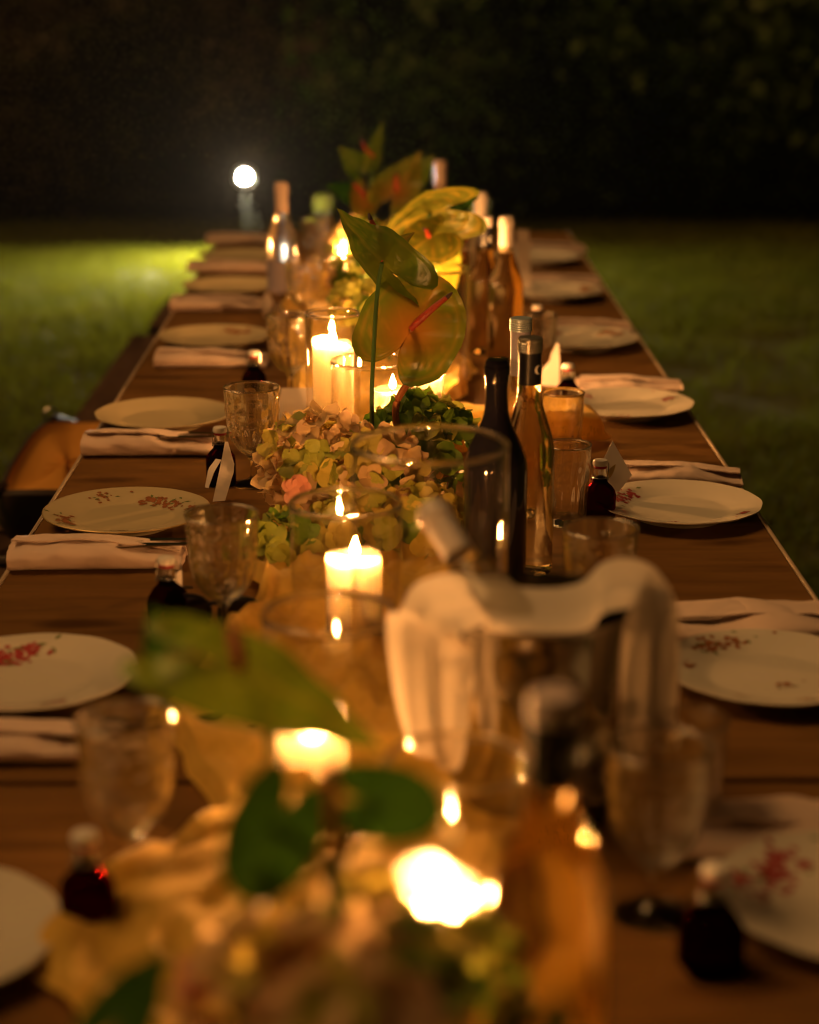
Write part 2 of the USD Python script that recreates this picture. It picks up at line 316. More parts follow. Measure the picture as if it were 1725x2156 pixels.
for args in [('hedge', 'dark dense hedge at the far left edge of the lawn', 'hedge', (-3.1, 12.9), 1.25, 2.5, 16000, .085, 'leaf_brown'),
             ('hedge', 'dark brownish hedge directly behind the glowing spotlight', 'hedge', (-1.2, 13.1), 1.25, 2.5, 16000, .085, 'leaf_brown'),
             ('leafy_bush', 'green leafy bush in the middle, behind the far end of the table', 'bush', (.55, 12.8), 1.0, 2.4, 9000, .13, 'leaf'),
             ('leafy_bush', 'dark leafy bush between the other two, right of the table end', 'bush', (1.95, 13.0), .95, 2.3, 8500, .12, 'leaf'),
             ('leafy_bush', 'green bush at the right end of the far planting', 'bush', (3.2, 12.7), 1.0, 2.6, 9000, .14, 'leaf'),
             ('tree', 'dark low-branched tree behind the bushes on the right', 'tree', (2.4, 14.8), 2.6, 4.6, 22000, .16, 'leaf'),
             ('tree', 'dark low-branched tree behind the hedge on the left', 'tree', (-2.8, 14.9), 2.6, 4.6, 22000, .16, 'leaf'),
             ('tree', 'dark low-branched tree in the middle of the background', 'tree', (-.1, 15.4), 2.4, 4.8, 22000, .16, 'leaf')]:
    shrub(*args, group=sg if 'bush' in args[0] else None, trunk=.09 if args[0] == 'tree' else .03)

# ---------------------------------------------------------------- spotlight on a stake
lp = deep(515, 372, 10.75)
aim = EYE-lp; aim[2] = -1.6; aim /= np.linalg.norm(aim)
lx = np.cross([0, 0, 1.], aim); lx /= np.linalg.norm(lx); ly = np.cross(aim, lx)
sp = thing('garden_spotlight', 'glaring white garden spotlight on a thin stake at the far left lawn edge', 'spotlight', (lp[0], lp[1], 0))
HT = frame([0, 0, lp[2]], lx, ly, aim)
obj('housing', moved(lathe([(0, -.12), (.02, -.12), (.035, -.11), (.040, -.04), (.036, -.002), (.036, .0), (.026, .0), (.022, -.006), (0, -.008)], 24), HT), 'lamp_metal', sp)
obj('lens', moved(lathe([(0, .008), (.009, .0065), (.015, .003), (.019, -.002), (.020, -.006)], 20), HT), 'lamp_lens', sp)
obj('stake', tube([[0, .03, 0], [0, .03, lp[2]-.05]], .009, 8), 'lamp_metal', sp)
obj('bracket', cat_([tube([[s*.040, 0, lp[2]], [s*.040, .02, lp[2]-.05], [0, .03, lp[2]-.065]], .005, 6, 8) for s in (-1, 1)]), 'lamp_metal', sp)
obj('cable', tube([[0, .04, lp[2]-.02], [.05, .05, .2], [.09, .06, .05], [.1, .2, .01]], .004, 6, 14), 'lamp_metal', sp)

# ---------------------------------------------------------------- tables and benches
XL, XR = -.548, .575
def table(y0, y1, label):
    t = thing('banquet_table', label, 'table', ((XL+XR)/2, (y0+y1)/2, 0), group='tables set end to end')
    w, l = XR-XL, y1-y0
    obj('tabletop', moved(rbox(w-.008, l-.006, .028, .003), t=[0, 0, TZ-.028]), 'table_wood', t, smooth=25)
    for s in (-1, 1): obj('edge_strip', moved(rbox(.006, l-.004, .032, .002), t=[s*(w/2-.001), 0, TZ-.0305]), 'table_edge', t, smooth=25)
    for s in (-1, 1):
        for q in (-1, 1): obj('leg', tube([[q*(w/2-.12), s*(l/2-.32), TZ-.028], [q*(w/2-.08), s*(l/2-.30), 0]], .016, 8), 'steel_leg', t)
        obj('cross_bar', tube([[-w/2+.11, s*(l/2-.315), TZ-.2], [w/2-.11, s*(l/2-.315), TZ-.2]], .012, 8), 'steel_leg', t)
table(-.28, 1.83, 'nearest brown wooden table, its end seam crossing the lower picture')
table(1.836, 3.88, 'middle brown wooden table carrying the ice bucket and hydrangeas')
table(3.886, 6.17, 'farthest brown wooden table ending before the lawn and spotlight')
def bench(y0, y1, label, x0=-.83, w=.27):
    t = thing('bench', label, 'bench', (x0+w/2, (y0+y1)/2, 0), group='benches along the left side of the tables')
    l = y1-y0
    obj('seat', moved(rbox(w, l, .03, .004), t=[0, 0, .42]), 'bench_wood', t, smooth=25)
    for s in (-1, 1):
        for q in (-1, 1): obj('leg', tube([[q*.09, s*(l/2-.28), .42], [q*.11, s*(l/2-.24), 0]], .014, 8), 'steel_leg', t)
        obj('cross_bar', tube([[-.1, s*(l/2-.26), .2], [.1, s*(l/2-.26), .2]], .01, 8), 'steel_leg', t)
bench(1.7, 3.75, 'dark bench beside the middle table, nearest the camera')
bench(3.78, 5.97, 'dark wooden bench beside the far table with the bag on it')
bench(6.12, 6.68, 'short dark bench just left of the far table end', x0=-.80)
# bag on the bench
bg = thing('tote_bag', 'dark leather bag with mustard lining, lying open on the left bench', 'bag', (-.715, 4.02, .4505))
def bag_ring(sx, sy, z, n=36):
    th = np.linspace(0, 2*np.pi, n, endpoint=False)
    c, s = np.cos(th), np.sin(th)
    return np.stack([sx*np.sign(c)*np.abs(c)**.6, sy*np.sign(s)*np.abs(s)**.7, np.full(n, z)+.01*np.sin(3*th)], 1)
rings = [bag_ring(.10, .34, .0), bag_ring(.12, .35, .03), bag_ring(.12, .36, .07), bag_ring(.112, .36, .098), bag_ring(.10, .34, .104)]
def skin(rs, close=False):
    P = np.stack(rs); P = np.concatenate([P, P[:, :1]], 1)
    return grid(P)
obj('body', skin(rings), 'leather', bg)
obj('lining', skin([bag_ring(.099, .338, .102), bag_ring(.09, .31, .085), bag_ring(.05, .18, .078), bag_ring(.001, .002, .076)]), 'mustard_lining', bg)
obj('handle', tube([[-.08, .30, .104], [-.075, .44, .07], [-.03, .56, .02], [.02, .50, .03], [.06, .30, .104]], .011, 8, 24), 'leather', bg)
obj('handle', tube([[-.085, -.26, .10], [-.10, -.38, .07], [-.09, -.46, .02], [-.03, -.50, .012]], .011, 8, 20), 'leather', bg)
for yy, xx in ((.36, -.09), (.33, .09)):
    obj('ring', moved(trimesh.creation.torus(.016, .003, 20, 8), trimesh.transformations.rotation_matrix(1.1, [1, 0, 0]), [xx, yy-.03, .112]), 'wire', bg)

# ---------------------------------------------------------------- gauze runner
def runner():
    ys = np.linspace(1.02, 6.05, 300); us = np.linspace(0, 1, 54)
    Y, U = np.meshgrid(ys, us, indexing='ij')
    nz = lambda a, b, s: meshkit.fbm(np.stack([a, b, np.full_like(a, s)], -1), 3, int(s))
    left = -.13-.15*nz(Y*2.6, Y*0, 1.)+.02*np.sin(Y*9)-.13*np.exp(-((Y-1.47)/.13)**2)-.06*np.exp(-((Y-1.96)/.09)**2)+.06*np.exp(-((Y-1.73)/.08)**2)-.10*np.exp(-((Y-1.2)/.1)**2); right = .05+.16*nz(Y*2.3, Y*0, 2.)
    b = np.exp(-((Y-3.3)/.10)**2); right = right+b*(.40-right)
    X = left+(right-left)*U + .03*(nz(Y*8, U*5, 3.)-.5)
    e = np.minimum(U, 1-U)*2
    rg = lambda q: (1-np.abs(2*q-1))**2.5
    Z = .003+.022*rg(nz(Y*7+U*2, U*5-Y*3, 4.))+.012*rg(nz(Y*16, U*12+Y*5, 8.))+(1-e)**3*.065*np.clip(nz(Y*7, U*2, 6.)-.28, 0, 1)*1.6
    Z = Z+.055*b*np.clip((U-.75)*4, 0, 1)*np.sin(np.pi*np.clip((U-.72)/.28, 0, 1))**.6
    Z = np.where((U < .02) | (U > .98), Z*.4+.002, Z)
    obj('table_runner', grid(np.stack([X, Y, TZ+Z], -1)), 'gauze', smooth=True, label='crumpled mustard yellow gauze runner along the middle of the tables', cat='table runner')
runner()

# ---------------------------------------------------------------- plates
def plate_z(r):
    return np.interp(r, [0, .070, .080, .092, .110, .124, .1275], [.0105, .0105, .012, .0165, .0205, .0238, .0245])
def splat(cx, cy, r, n=9, jag=.35):
    th = np.arange(n)*2*np.pi/n; rr = r*(1+RNG.uniform(-jag, jag, n))
    ring = np.stack([cx+rr*np.cos(th), cy+rr*np.sin(th)], 1)
    v2 = np.vstack([[cx, cy], ring]); z = plate_z(np.linalg.norm(v2, axis=1))+.0005
    return tm(np.c_[v2, z], [[0, 1+i, 1+(i+1) % n] for i in range(n)])
def leafpt(cx, cy, a, l):
    d = np.array([np.cos(a), np.sin(a)]); u = np.array([-d[1], d[0]])
    v2 = np.array([[cx, cy], [cx, cy]+d*l*.5+u*l*.22, [cx, cy]+d*l, [cx, cy]+d*l*.5-u*l*.22]); z = plate_z(np.linalg.norm(v2, axis=1))+.0005
    return tm(np.c_[v2, z], [[0, 3, 2], [0, 2, 1]])
def plate(loc, label, prints, m='porcelain', col='rose_print', gilt=False):
    t = thing('dinner_plate', label, 'plate', loc, group='floral plates set along the table')
    prof = [(0, .004), (.062, .004), (.064, .0), (.071, .0), (.073, .004), (.084, .0085), (.110, .0165), (.1255, .0215), (.1278, .0235), (.1275, .0248), (.1255, .0243), (.110, .0205), (.092, .0165), (.080, .012), (.070, .0105), (0, .0105)]
    obj('dish', lathe(prof, 72, lambda th, r, z: r*(1+.006*np.cos(th*12)*(r > .12))), m, t, smooth=50)
    if gilt: obj('gilt_rim', lathe([(.1270, .0250), (.1283, .0243), (.1283, .0232)], 72), 'gilt', t)
    fl, lf = [], []
    for ang, r, s, big in prints:
        s = s*1.25
        c = np.array([np.cos(ang), np.sin(ang)])*r; tn = np.array([-np.sin(ang), np.cos(ang)])
        for k in range(3 if big else 1):
            p = c+tn*(k-1)*s*1.3*(1 if big else 0)+RNG.normal(0, s*.15, 2)
            for q in range(15): fl.append(splat(*(p+RNG.normal(0, s*.42, 2)), s*RNG.uniform(.12, .27), 7, .45))
        for q in range(16 if big else 6):
            a = RNG.uniform(0, 6.28); p = c+tn*RNG.normal(0, s*(1.5 if big else .5))+RNG.normal(0, s*.45, 2)
            lf.append(leafpt(*p, a, s*RNG.uniform(.35, .8)))
        for q in range(5 if big else 2):
            p = c+tn*RNG.normal(0, s*1.9)+RNG.normal(0, s*.5, 2); fl.append(splat(*p, s*.16))
    for i, m_ in enumerate(fl): m_.apply_translation([0, 0, i*4e-6])
    for i, m_ in enumerate(lf): m_.apply_translation([0, 0, -.0002+i*2e-6])
    if fl:
        obj('flower_print', cat_(fl), col, t, smooth=False, kind='stuff'); obj('leaf_spray_print', cat_(lf), 'leaf_print', t, smooth=False, kind='stuff')
    return t
rad = math.radians
PL = {}
for k, px, py in [('L1', -184, 1968), ('L2', 63, 1418), ('L3', 267, 1077), ('L4', 345, 872), ('L5', 452, 708), ('L6', 487, 601), ('L7', 510, 538), ('R1', 1806, 1890), ('R2', 1622, 1408), ('R3', 1431, 1060), ('R4', 1320, 850), ('R5', 1225, 712), ('R6', 1166, 612), ('R7', 1131, 540)]:
    p = at(px, py, .02); PL[k] = np.array([p[0], p[1], TZ+.0002])
sprays = lambda *a: [(rad(x), r, s, b) for x, r, s, b in a]
plate(PL['L1'], 'plain white plate cut off by the left picture edge, nearest of all', [])
plate(PL['L2'], 'white plate with dark red roses at the left, beside the near goblet', sprays((122, .084, .020, 1), (300, .095, .012, 0)))
plate(PL['L3'], 'gold rimmed ivory plate strewn with brown flower sprays, behind the fat rolled napkin', sprays((205, .100, .013, 1), (118, .100, .011, 0), (58, .085, .014, 1), (270, .088, .010, 0), (15, .10, .010, 0)), 'porcelain_ivory', 'brown_print', True)
plate(PL['L4'], 'plain ivory plate left of the sharp cut goblet', sprays((300, .08, .010, 0)), 'porcelain_ivory', 'brown_print')
plate(PL['L5'], 'ivory plate with a brown flower, at the start of the far table', sprays((60, .09, .014, 1),), 'porcelain_ivory', 'brown_print')
plate(PL['L6'], 'blurred ivory plate, second from the far end on the left', [], 'porcelain_ivory')
plate(PL['L7'], 'blurred plate at the far left end of the table', [], 'porcelain_ivory')
plate(PL['R1'], 'white plate with large red roses in the lower right corner', sprays((140, .088, .02, 1)))
plate(PL['R2'], 'white plate strewn with orange flowers, right of the ice bucket', sprays((118, .10, .014, 1), (170, .10, .010, 0), (300, .03, .010, 0), (240, .088, .009, 0), (285, .10, .009, 0), (20, .11, .012, 0)), 'porcelain', 'brown_print')
plate(PL['R3'], 'white plate with red rose spray beside the sharp red swing-top bottle', sprays((150, .095, .013, 1), (330, .108, .010, 0), (255, .078, .008, 0)))
plate(PL['R4'], 'white plate with small red flowers behind the yellow gauze tip', sprays((130, .10, .009, 0), (28, .10, .011, 0), (255, .07, .012, 0)))
plate(PL['R5'], 'blurred white plate with brown flowers at the start of the far right row', sprays((140, .09, .014, 1), (40, .1, .013, 1)), 'porcelain', 'brown_print')
plate(PL['R6'], 'blurred white plate, second from the far end on the right', sprays((20, .1, .016, 1)), 'porcelain', 'brown_print')
plate(PL['R7'], 'blurred white plate at the far right end of the table', [])

# ---------------------------------------------------------------- napkins and cutlery
def roll_mesh(L, W, H, seed, wave=0.):
    u = np.linspace(0, 1, 40); th = np.linspace(0, 2*np.pi, 40)
    U, T = np.meshgrid(u, th, indexing='ij')
    nz = lambda a, b, s: meshkit.fbm(np.stack([a, b, np.full_like(a, s+seed*7.)], -1), 3, 3)-.5
    hh = H*(1-.45*np.clip((U-.45)/.55, 0, 1)**1.3+.35*nz(U*5, U*0, 1.)); ww = W*(1-.12*U+.16*nz(U*4, U*0, 2.))
    c, s = np.cos(T), np.sin(T)
    y = ww/2*np.sign(c)*np.abs(c)**.75; z = hh/2*(1+np.sign(s)*np.abs(s)**.8)
    z = z+(.25*H*nz(U*6, c*1.5, 3.)+wave*np.sin(U*9+seed+c*1.5))*np.clip(s, 0, 1); y = y+.006*nz(U*7, s*2, 4.)
    P = np.stack([(U-.5)*L+.004*nz(c*3, s*3, 5.), y, np.maximum(z, .0006)], -1)
    m = grid(P)
    for i, e in ((0, -1), (39, 1)):
        ctr = P[i, :-1].mean(0)+[e*-.006, 0, 0]; n0 = len(m.vertices)
        f = [[n0, i*40+j+1, i*40+j] if e < 0 else [n0, i*40+j, i*40+j+1] for j in range(39)]
        m = tm(np.vstack([m.vertices, ctr]), np.vstack([m.faces, f]))
    return m
def flap_mesh(L, W, H, seed):
    u = np.linspace(0, 1, 34); v = np.linspace(0, 1, 14); U, V = np.meshgrid(u, v, indexing='ij')
    nz = lambda a, b, s: meshkit.fbm(np.stack([a, b, np.full_like(a, s+seed*5.)], -1), 3, 9)-.5
    prof = np.where(V < .55, 0, (V-.55)/.45)
    x = (U-.5)*L*.97+.006*V; y = -W*.18+W*.62*V+.01*nz(U*3, V, 1.)
    z = H*(1.04-.45*np.clip((U-.45)/.55, 0, 1)**1.3)*(1-prof**2.2)+.004+.006*nz(U*6, V*3, 2.)
    return thick(np.stack([x, y, np.maximum(z, .003)], -1), .0022)
def cutlery(kind):
    from shapely.geometry import Polygon, box
    from shapely.ops import unary_union
    hd = Polygon([(0, -.008), (.02, -.0095), (.09, -.004), (.125, -.003), (.125, .003), (.09, .004), (.02, .0095), (0, .008)]).buffer(.001)
    if kind == 'fork':
        p = unary_union([hd, Polygon([(.12, -.003), (.138, -.011), (.15, -.0115), (.15, .0115), (.138, .011), (.12, .003)])] + [box(.149, -.0115+k*.0062, .195, -.0115+k*.0062+.0042) for k in range(4)])
    else:
        p = unary_union([hd, Polygon([(.12, -.004), (.13, -.009), (.2, -.010), (.218, -.003), (.215, .004), (.12, .004)])])
    m = trimesh.creation.extrude_polygon(p, .0022, engine='earcut'); m = m.subdivide_to_size(.012)
    if kind == 'fork': m.vertices[:, 2] += .012*np.clip((m.vertices[:, 0]-.11)/.09, 0, 1)**1.4*(1-.9*np.clip((m.vertices[:, 0]-.16)/.035, 0, 1)*.4)
    return m
FORK, KNIFE = cutlery('fork'), cutlery('knife')
def napkin(px, py, L, W, H, seed, label, rot=0., wave=0., group='rolled napkins beside the plates', fork=True, knife=False, cl=None, side=1):
    p = at(px, py, H*.6)
    t = thing('rolled_napkin', label, 'napkin', (p[0], p[1], TZ), rot, group)
    obj('roll', roll_mesh(L, W, H, seed, wave), 'napkin', t, smooth=60)
    obj('fold', flap_mesh(L, W, H, seed), 'napkin', t, smooth=60)
    c, s = math.cos(rad(rot)), math.sin(rad(rot))
    for kd, on, yy in (('fork', fork, .012), ('table_knife', knife, -.016)):
        if on:
            x0 = side*(L/2-.10)
            k = thing(kd, f'steel {kd.replace("_", " ")} {cl}', kd.split('_')[-1], (p[0]+c*x0-s*yy, p[1]+s*x0+c*yy, TZ+H*.74+.006), rot+(0 if kd == 'fork' else 4)+(0 if side > 0 else 180))
            obj('tined_head_and_handle' if kd == 'fork' else 'blade_and_handle', FORK if kd == 'fork' else KNIFE, 'cutlery', k, smooth=40)
    return t
napkin(55, 1556, .27, .095, .026, 1, 'folded pink napkin cut by the left edge, in front of the red rose plate', knife=True, cl='on the napkin at the left picture edge')
napkin(205, 1160, .245, .085, .036, 2, 'fat rolled pink napkin in front of the gold rimmed plate', rot=1, knife=True, cl='tucked in the fat rolled napkin')
napkin(318, 930, .235, .085, .034, 3, 'rolled pink napkin with fork, in front of the plain ivory plate', knife=True, cl='on the napkin left of the cut goblet')
napkin(445, 752, .24, .09, .030, 4, 'blurred napkin in front of the ivory plate on the far table', fork=False)
napkin(462, 637, .24, .09, .030, 5, 'blurred pale napkin, third from the far end on the left', fork=False)
napkin(486, 560, .24, .09, .026, 6, 'blurred brownish napkin, second from the far end on the left', fork=False)
napkin(510, 503, .22, .1, .026, 7, 'blurred napkin at the very far left corner of the table', fork=False)
napkin(1640, 1735, .26, .12, .024, 8, 'creased napkin behind the plate in the lower right corner', rot=3, wave=.004, fork=False)
napkin(1580, 1300, .29, .14, .020, 9, 'loosely spread napkin right of the ice bucket, behind the orange flower plate', rot=5, wave=.006, fork=False, knife=True, cl='on the spread napkin right of the bucket', side=-1)
napkin(1432, 996, .20, .085, .026, 10, 'hemmed napkin with open folds, behind the red rose spray plate', rot=-3, wave=.004, fork=True, cl='poking from the hemmed napkin', side=-1)
napkin(1325, 806, .21, .09, .018, 11, 'napkin behind the plate with small red flowers', wave=.002, fork=False)
napkin(1238, 684, .20, .09, .020, 12, 'blurred napkin, third from the far end on the right', wave=.002, fork=False)
napkin(1186, 588, .20, .09, .020, 13, 'blurred napkin, second from the far end on the right', fork=False)
napkin(1150, 520, .24, .10, .022, 14, 'blurred napkin at the very far right corner of the table', fork=False)

# ---------------------------------------------------------------- glassware
def cut(th, r, z):
    a = np.ones_like(th)
    if .056 < z < .102: a = a-.055*np.abs(np.sin(th*7))**.8*np.sin(np.pi*(z-.056)/.046)**.5
    elif .104 < z < .150: a = a+.034*np.maximum(0, np.sin(th*6+(z-.104)*136))*np.maximum(0, np.sin(th*6-(z-.104)*136))-.024*np.exp(-(np.sin(th*6)/.16)**2)*math.sin(math.pi*(z-.104)/.046)
    return r*a
def goblet_mesh():
    out = [(0, .0), (.030, .0), (.036, .0008), (.0365, .0022), (.030, .0045), (.012, .009), (.0062, .014), (.0050, .022), (.0047, .036), (.0060, .042), (.0095, .045), (.0075, .0475), (.012, .050)]
    zz = np.linspace(.0535, .162, 44)
    out += [(float(np.interp(z, [.0535, .060, .069, .081, .099, .162], [.0155, .0235, .0315, .0385, .0422, .0462])), float(z)) for z in zz]
    out += [(.0462, .1645), (.0455, .1655), (.0446, .1645)]
    inn = [(float(np.interp(z, [.0585, .065, .074, .085, .102, .162], [.006, .0185, .0275, .0342, .0382, .0440])), float(z)) for z in np.linspace(.162, .0585, 16)] + [(0, .0575)]
    def f(th, r, z): return r
    n = 126
    return lathe(out+inn, n, lambda th, r, z: cut(th, r, z) if r > float(np.interp(z, [.0535, .065, .074, .085, .102, .162], [.010, .0222, .030, .0365, .0402, .0450])) else np.full(len(th), r))
GOB = goblet_mesh()
def goblet_at(px, py): p = at(px, py, .165); return (p[0], p[1], TZ)
gg = 'stemmed cut-glass goblets'
gob = [(263, 1510, 'large blurred cut-glass goblet in the lower left foreground'),
       (467, 1082, 'cut-glass goblet with bright right edge, right of the gold rimmed plate'),
       (530, 815, 'sharp cut-glass goblet just left of the pink hydrangea'),
       (609, 664, 'cut-glass goblet left of the tall candle in the glass cylinder'),
       (640, 546, 'sparkling goblet in front of the bright bottle on the far left'),
       (668, 462, 'sparkling goblet on the far left, under the lit tumbler'),
       (1387, 1570, 'blurred goblet in the lower right, beside the near wine bottle'),
       (1266, 1112, 'goblet half hidden by the white cloth on the ice bucket')]
g0 = None
for px, py, lb in gob:
    if g0 is None:
        g0 = thing('goblet', lb, 'goblet', goblet_at(px, py), 8, gg); obj('cut_glass', GOB, 'crystal', g0, smooth=24); obj('lip', lathe([(.0440, .1640), (.0466, .1640), (.0470, .1652), (.0458, .1666), (.0442, .1660), (.0436, .1648), (.0440, .1640)], 72), 'rim_glass', g0, smooth=60)
    else: dup(g0, goblet_at(px, py), RNG.uniform(0, 40), lb)
def high_mesh():
    H = .125
    def f(th, r, z):
        if r < .029: return np.full(len(th), r)
        a = np.ones_like(th)
        if .012 < z < .068: a = a-.05*np.abs(np.sin(th*6))**.5*np.sin(np.pi*(z-.012)/.056)**.4
        elif .07 < z < .108: a = a+.02*np.maximum(0, np.sin(th*6+(z-.07)*150))*np.maximum(0, np.sin(th*6-(z-.07)*150))-.012*(np.abs(np.sin(th*3)) < .15)
        return r*a
    out = [(0, .003), (.022, .003), (.025, 0), (.029, .0005)]+[(float(np.interp(z, [0, H], [.0305, .0365])), float(z)) for z in np.linspace(.003, H-.002, 44)]+[(.0362, H), (.0352, H-.0008)]
    inn = [(float(np.interp(z, [.012, H], [.0235, .0345]))*(1 if z > .016 else .9), float(z)) for z in np.linspace(H-.003, .012, 16)]+[(0, .011)]
    m1 = lathe(out, 96, f); m2 = lathe(out[-1:]+inn, 96)
    return cat_([m1, m2])
def high_at(px, py): p = at(px, py, .125); return (p[0], p[1], TZ)
hs = [(1187, 826, 'sharp cut highball glass behind the clear wine bottle shoulder'),
      (1196, 936, 'cut highball glass between the clear wine bottle and the red swing-top bottle'),
      (1455, 1512, 'blurred highball glass at the lower right, in front of the orange flower plate'),
      (1138, 662, 'highball glass behind the blue capped bottle on the right'),
      (680, 412, 'highball glass glittering in the spotlight at the far left'),
      (1010, 418, 'highball glass among the far right bottles')]
h0 = None
for px, py, lb in hs:
    if h0 is None:
        h0 = thing('highball_glass', lb, 'glass', high_at(px, py), 0, 'cut highball glasses'); obj('cut_glass', high_mesh(), 'crystal', h0, smooth=24); obj('lip', lathe([(.0345, .1240), (.0366, .1240), (.0372, .1252), (.0360, .1266), (.0344, .1258), (.0345, .1240)], 64), 'rim_glass', h0, smooth=60)
    else: dup(h0, high_at(px, py), RNG.uniform(0, 50), lb)

# ---------------------------------------------------------------- hurricane vases with candles
def vase(px, py, R, H, label, cx=0, cy=0, candle=(.036, .10), deepness=.008, flame=True, clabel='', seed=0, cpos=None):
    p = at(px, py, H)
    t = thing('hurricane_vase', label, 'glass vase', (p[0], p[1], TZ), 0, 'glass cylinders sheltering the candles')
    w = .0035
    obj('cylinder', lathe([(R-.004, .0005), (R-.0008, .004), (R, .012), (R, H-.004)], 64), 'vase_glass', t, smooth=50)
    obj('base_disc', lathe([(0, .0085), (R-.007, .0085), (R-.005, .0065), (R-.0062, .0015), (0, .0012)], 48), 'rim_glass', t, smooth=40)
    obj('rim', lathe([(R+.0008, H-.0055), (R+.0012, H-.002), (R-.0002, H+.0008), (R-w+.0004, H+.0008), (R-w-.0010, H-.002), (R-w-.0006, H-.0055), (R+.0008, H-.0055)], 64), 'rim_glass', t, smooth=60)
    if candle:
        r, h = candle; rs = np.random.default_rng(seed)
        q = at(*cpos, h) if cpos else np.array([p[0]+cx, p[1]+cy, 0])
        c = thing('pillar_candle', clabel, 'candle', (q[0], q[1], TZ+.0085), 0, 'lit pillar candles')
        ph = rs.uniform(0, 6.28, 4); am = .004+.008*(deepness > .015)
        def wob(m, z0):
            v = m.vertices.copy(); th = np.arctan2(v[:, 1], v[:, 0]); k = np.clip((v[:, 2]-z0)/(h-z0), 0, 1)*(np.hypot(v[:, 0], v[:, 1]) > r*.55)
            v[:, 2] += k*am*(np.sin(th+ph[0])*.7+np.sin(2*th+ph[1])*.4+np.sin(5*th+ph[2])*.15)-k*am*.6
            m.vertices = v; return m
        d = deepness
        body = [(0, 0), (r-.002, 0), (r, .002), (r, h*.5), (r, h-.012), (r*.995, h-.005), (r-.0025, h-.0005), (r-.005, h), (r-.0075, h-.002), (r-.010, h-d*.5), (r-.013, h-d*.9), (r*.45, h-d), (0, h-d-.0005)]
        obj('wax', wob(lathe(body, 48), h-.02), 'wax', c, smooth=60)
        obj('wick', tube([[0, 0, h-d-.002], [.0006, 0, h-d+.006], [.002, .0005, h-d+.011]], .0009, 6, 6), 'wick', c)
        if flame:
            fp = [(0, 0), (.0026, .001), (.0052, .005), (.0064, .0095), (.0054, .016), (.0031, .023), (.0012, .029), (0, .034)]
            fs = rs.uniform(.72, 1.0); fm = lathe(fp, 10); v = fm.vertices*[fs**.5, fs**.5, fs]; k = (v[:, 2]/.034)**1.7
        v[:, 0] += k*rs.normal(0, .0045); v[:, 1] += k*rs.normal(0, .003); fm.vertices = v
        obj('flame', moved(fm, t=[.001, 0, h-d+.006]), 'flame', c, smooth=True)
    return t
vase(905, 932, .089, .31, 'widest tall empty glass cylinder, behind the ice bucket bottle', candle=None)
vase(728, 1056, .071, .18, 'glass cylinder with a bright candle in front of the hydrangeas', candle=(.036, .115), cpos=(745, 1172), deepness=.015, clabel='bright candle split by the wall of the widest glass cylinder', seed=1)
vase(695, 1288, .071, .175, 'glass cylinder holding a thick candle under the blurred green anthurium', candle=(.040, .078), cpos=(656, 1512), deepness=.02, clabel='thick glowing candle directly under the blurred green anthurium', seed=3)
vase(960, 1600, .062, .17, 'near glass cylinder between dark anthurium and wine bottle', candle=(.034, .122), cpos=(920, 1850), deepness=.034, clabel='nearest glowing candle with ragged top, left of the big wine bottle', seed=4)
vase(783, 757, .070, .18, 'glass cylinder behind the anthurium stem', candle=(.036, .125), cpos=(826, 828), deepness=.006, clabel='candle with a blazing top right of the anthurium stem', seed=5)
vase(912, 563, .071, .26, 'tall glass cylinder right of the large anthurium', candle=(.034, .085), cpos=(897, 790), deepness=.010, clabel='white candle in the tall glass under the large anthurium', seed=6)
vase(700, 657, .048, .245, 'narrow glass cylinder right of the left goblet', candle=(.036, .195), deepness=.017, clabel='tall bright candle in the narrow cylinder, left of the anthurium stem', seed=7)
vase(928, 517, .065, .26, 'far glass cylinder behind the yellow veined anthurium', candle=(.034, .16), deepness=.008, clabel='far candle behind the yellow veined anthurium', seed=8)
vase(722, 492, .055, .18, 'far glass cylinder left of the yellow anthurium leaves', candle=(.034, .11), deepness=.006, clabel='far small candle left of the folded anthurium', seed=9)

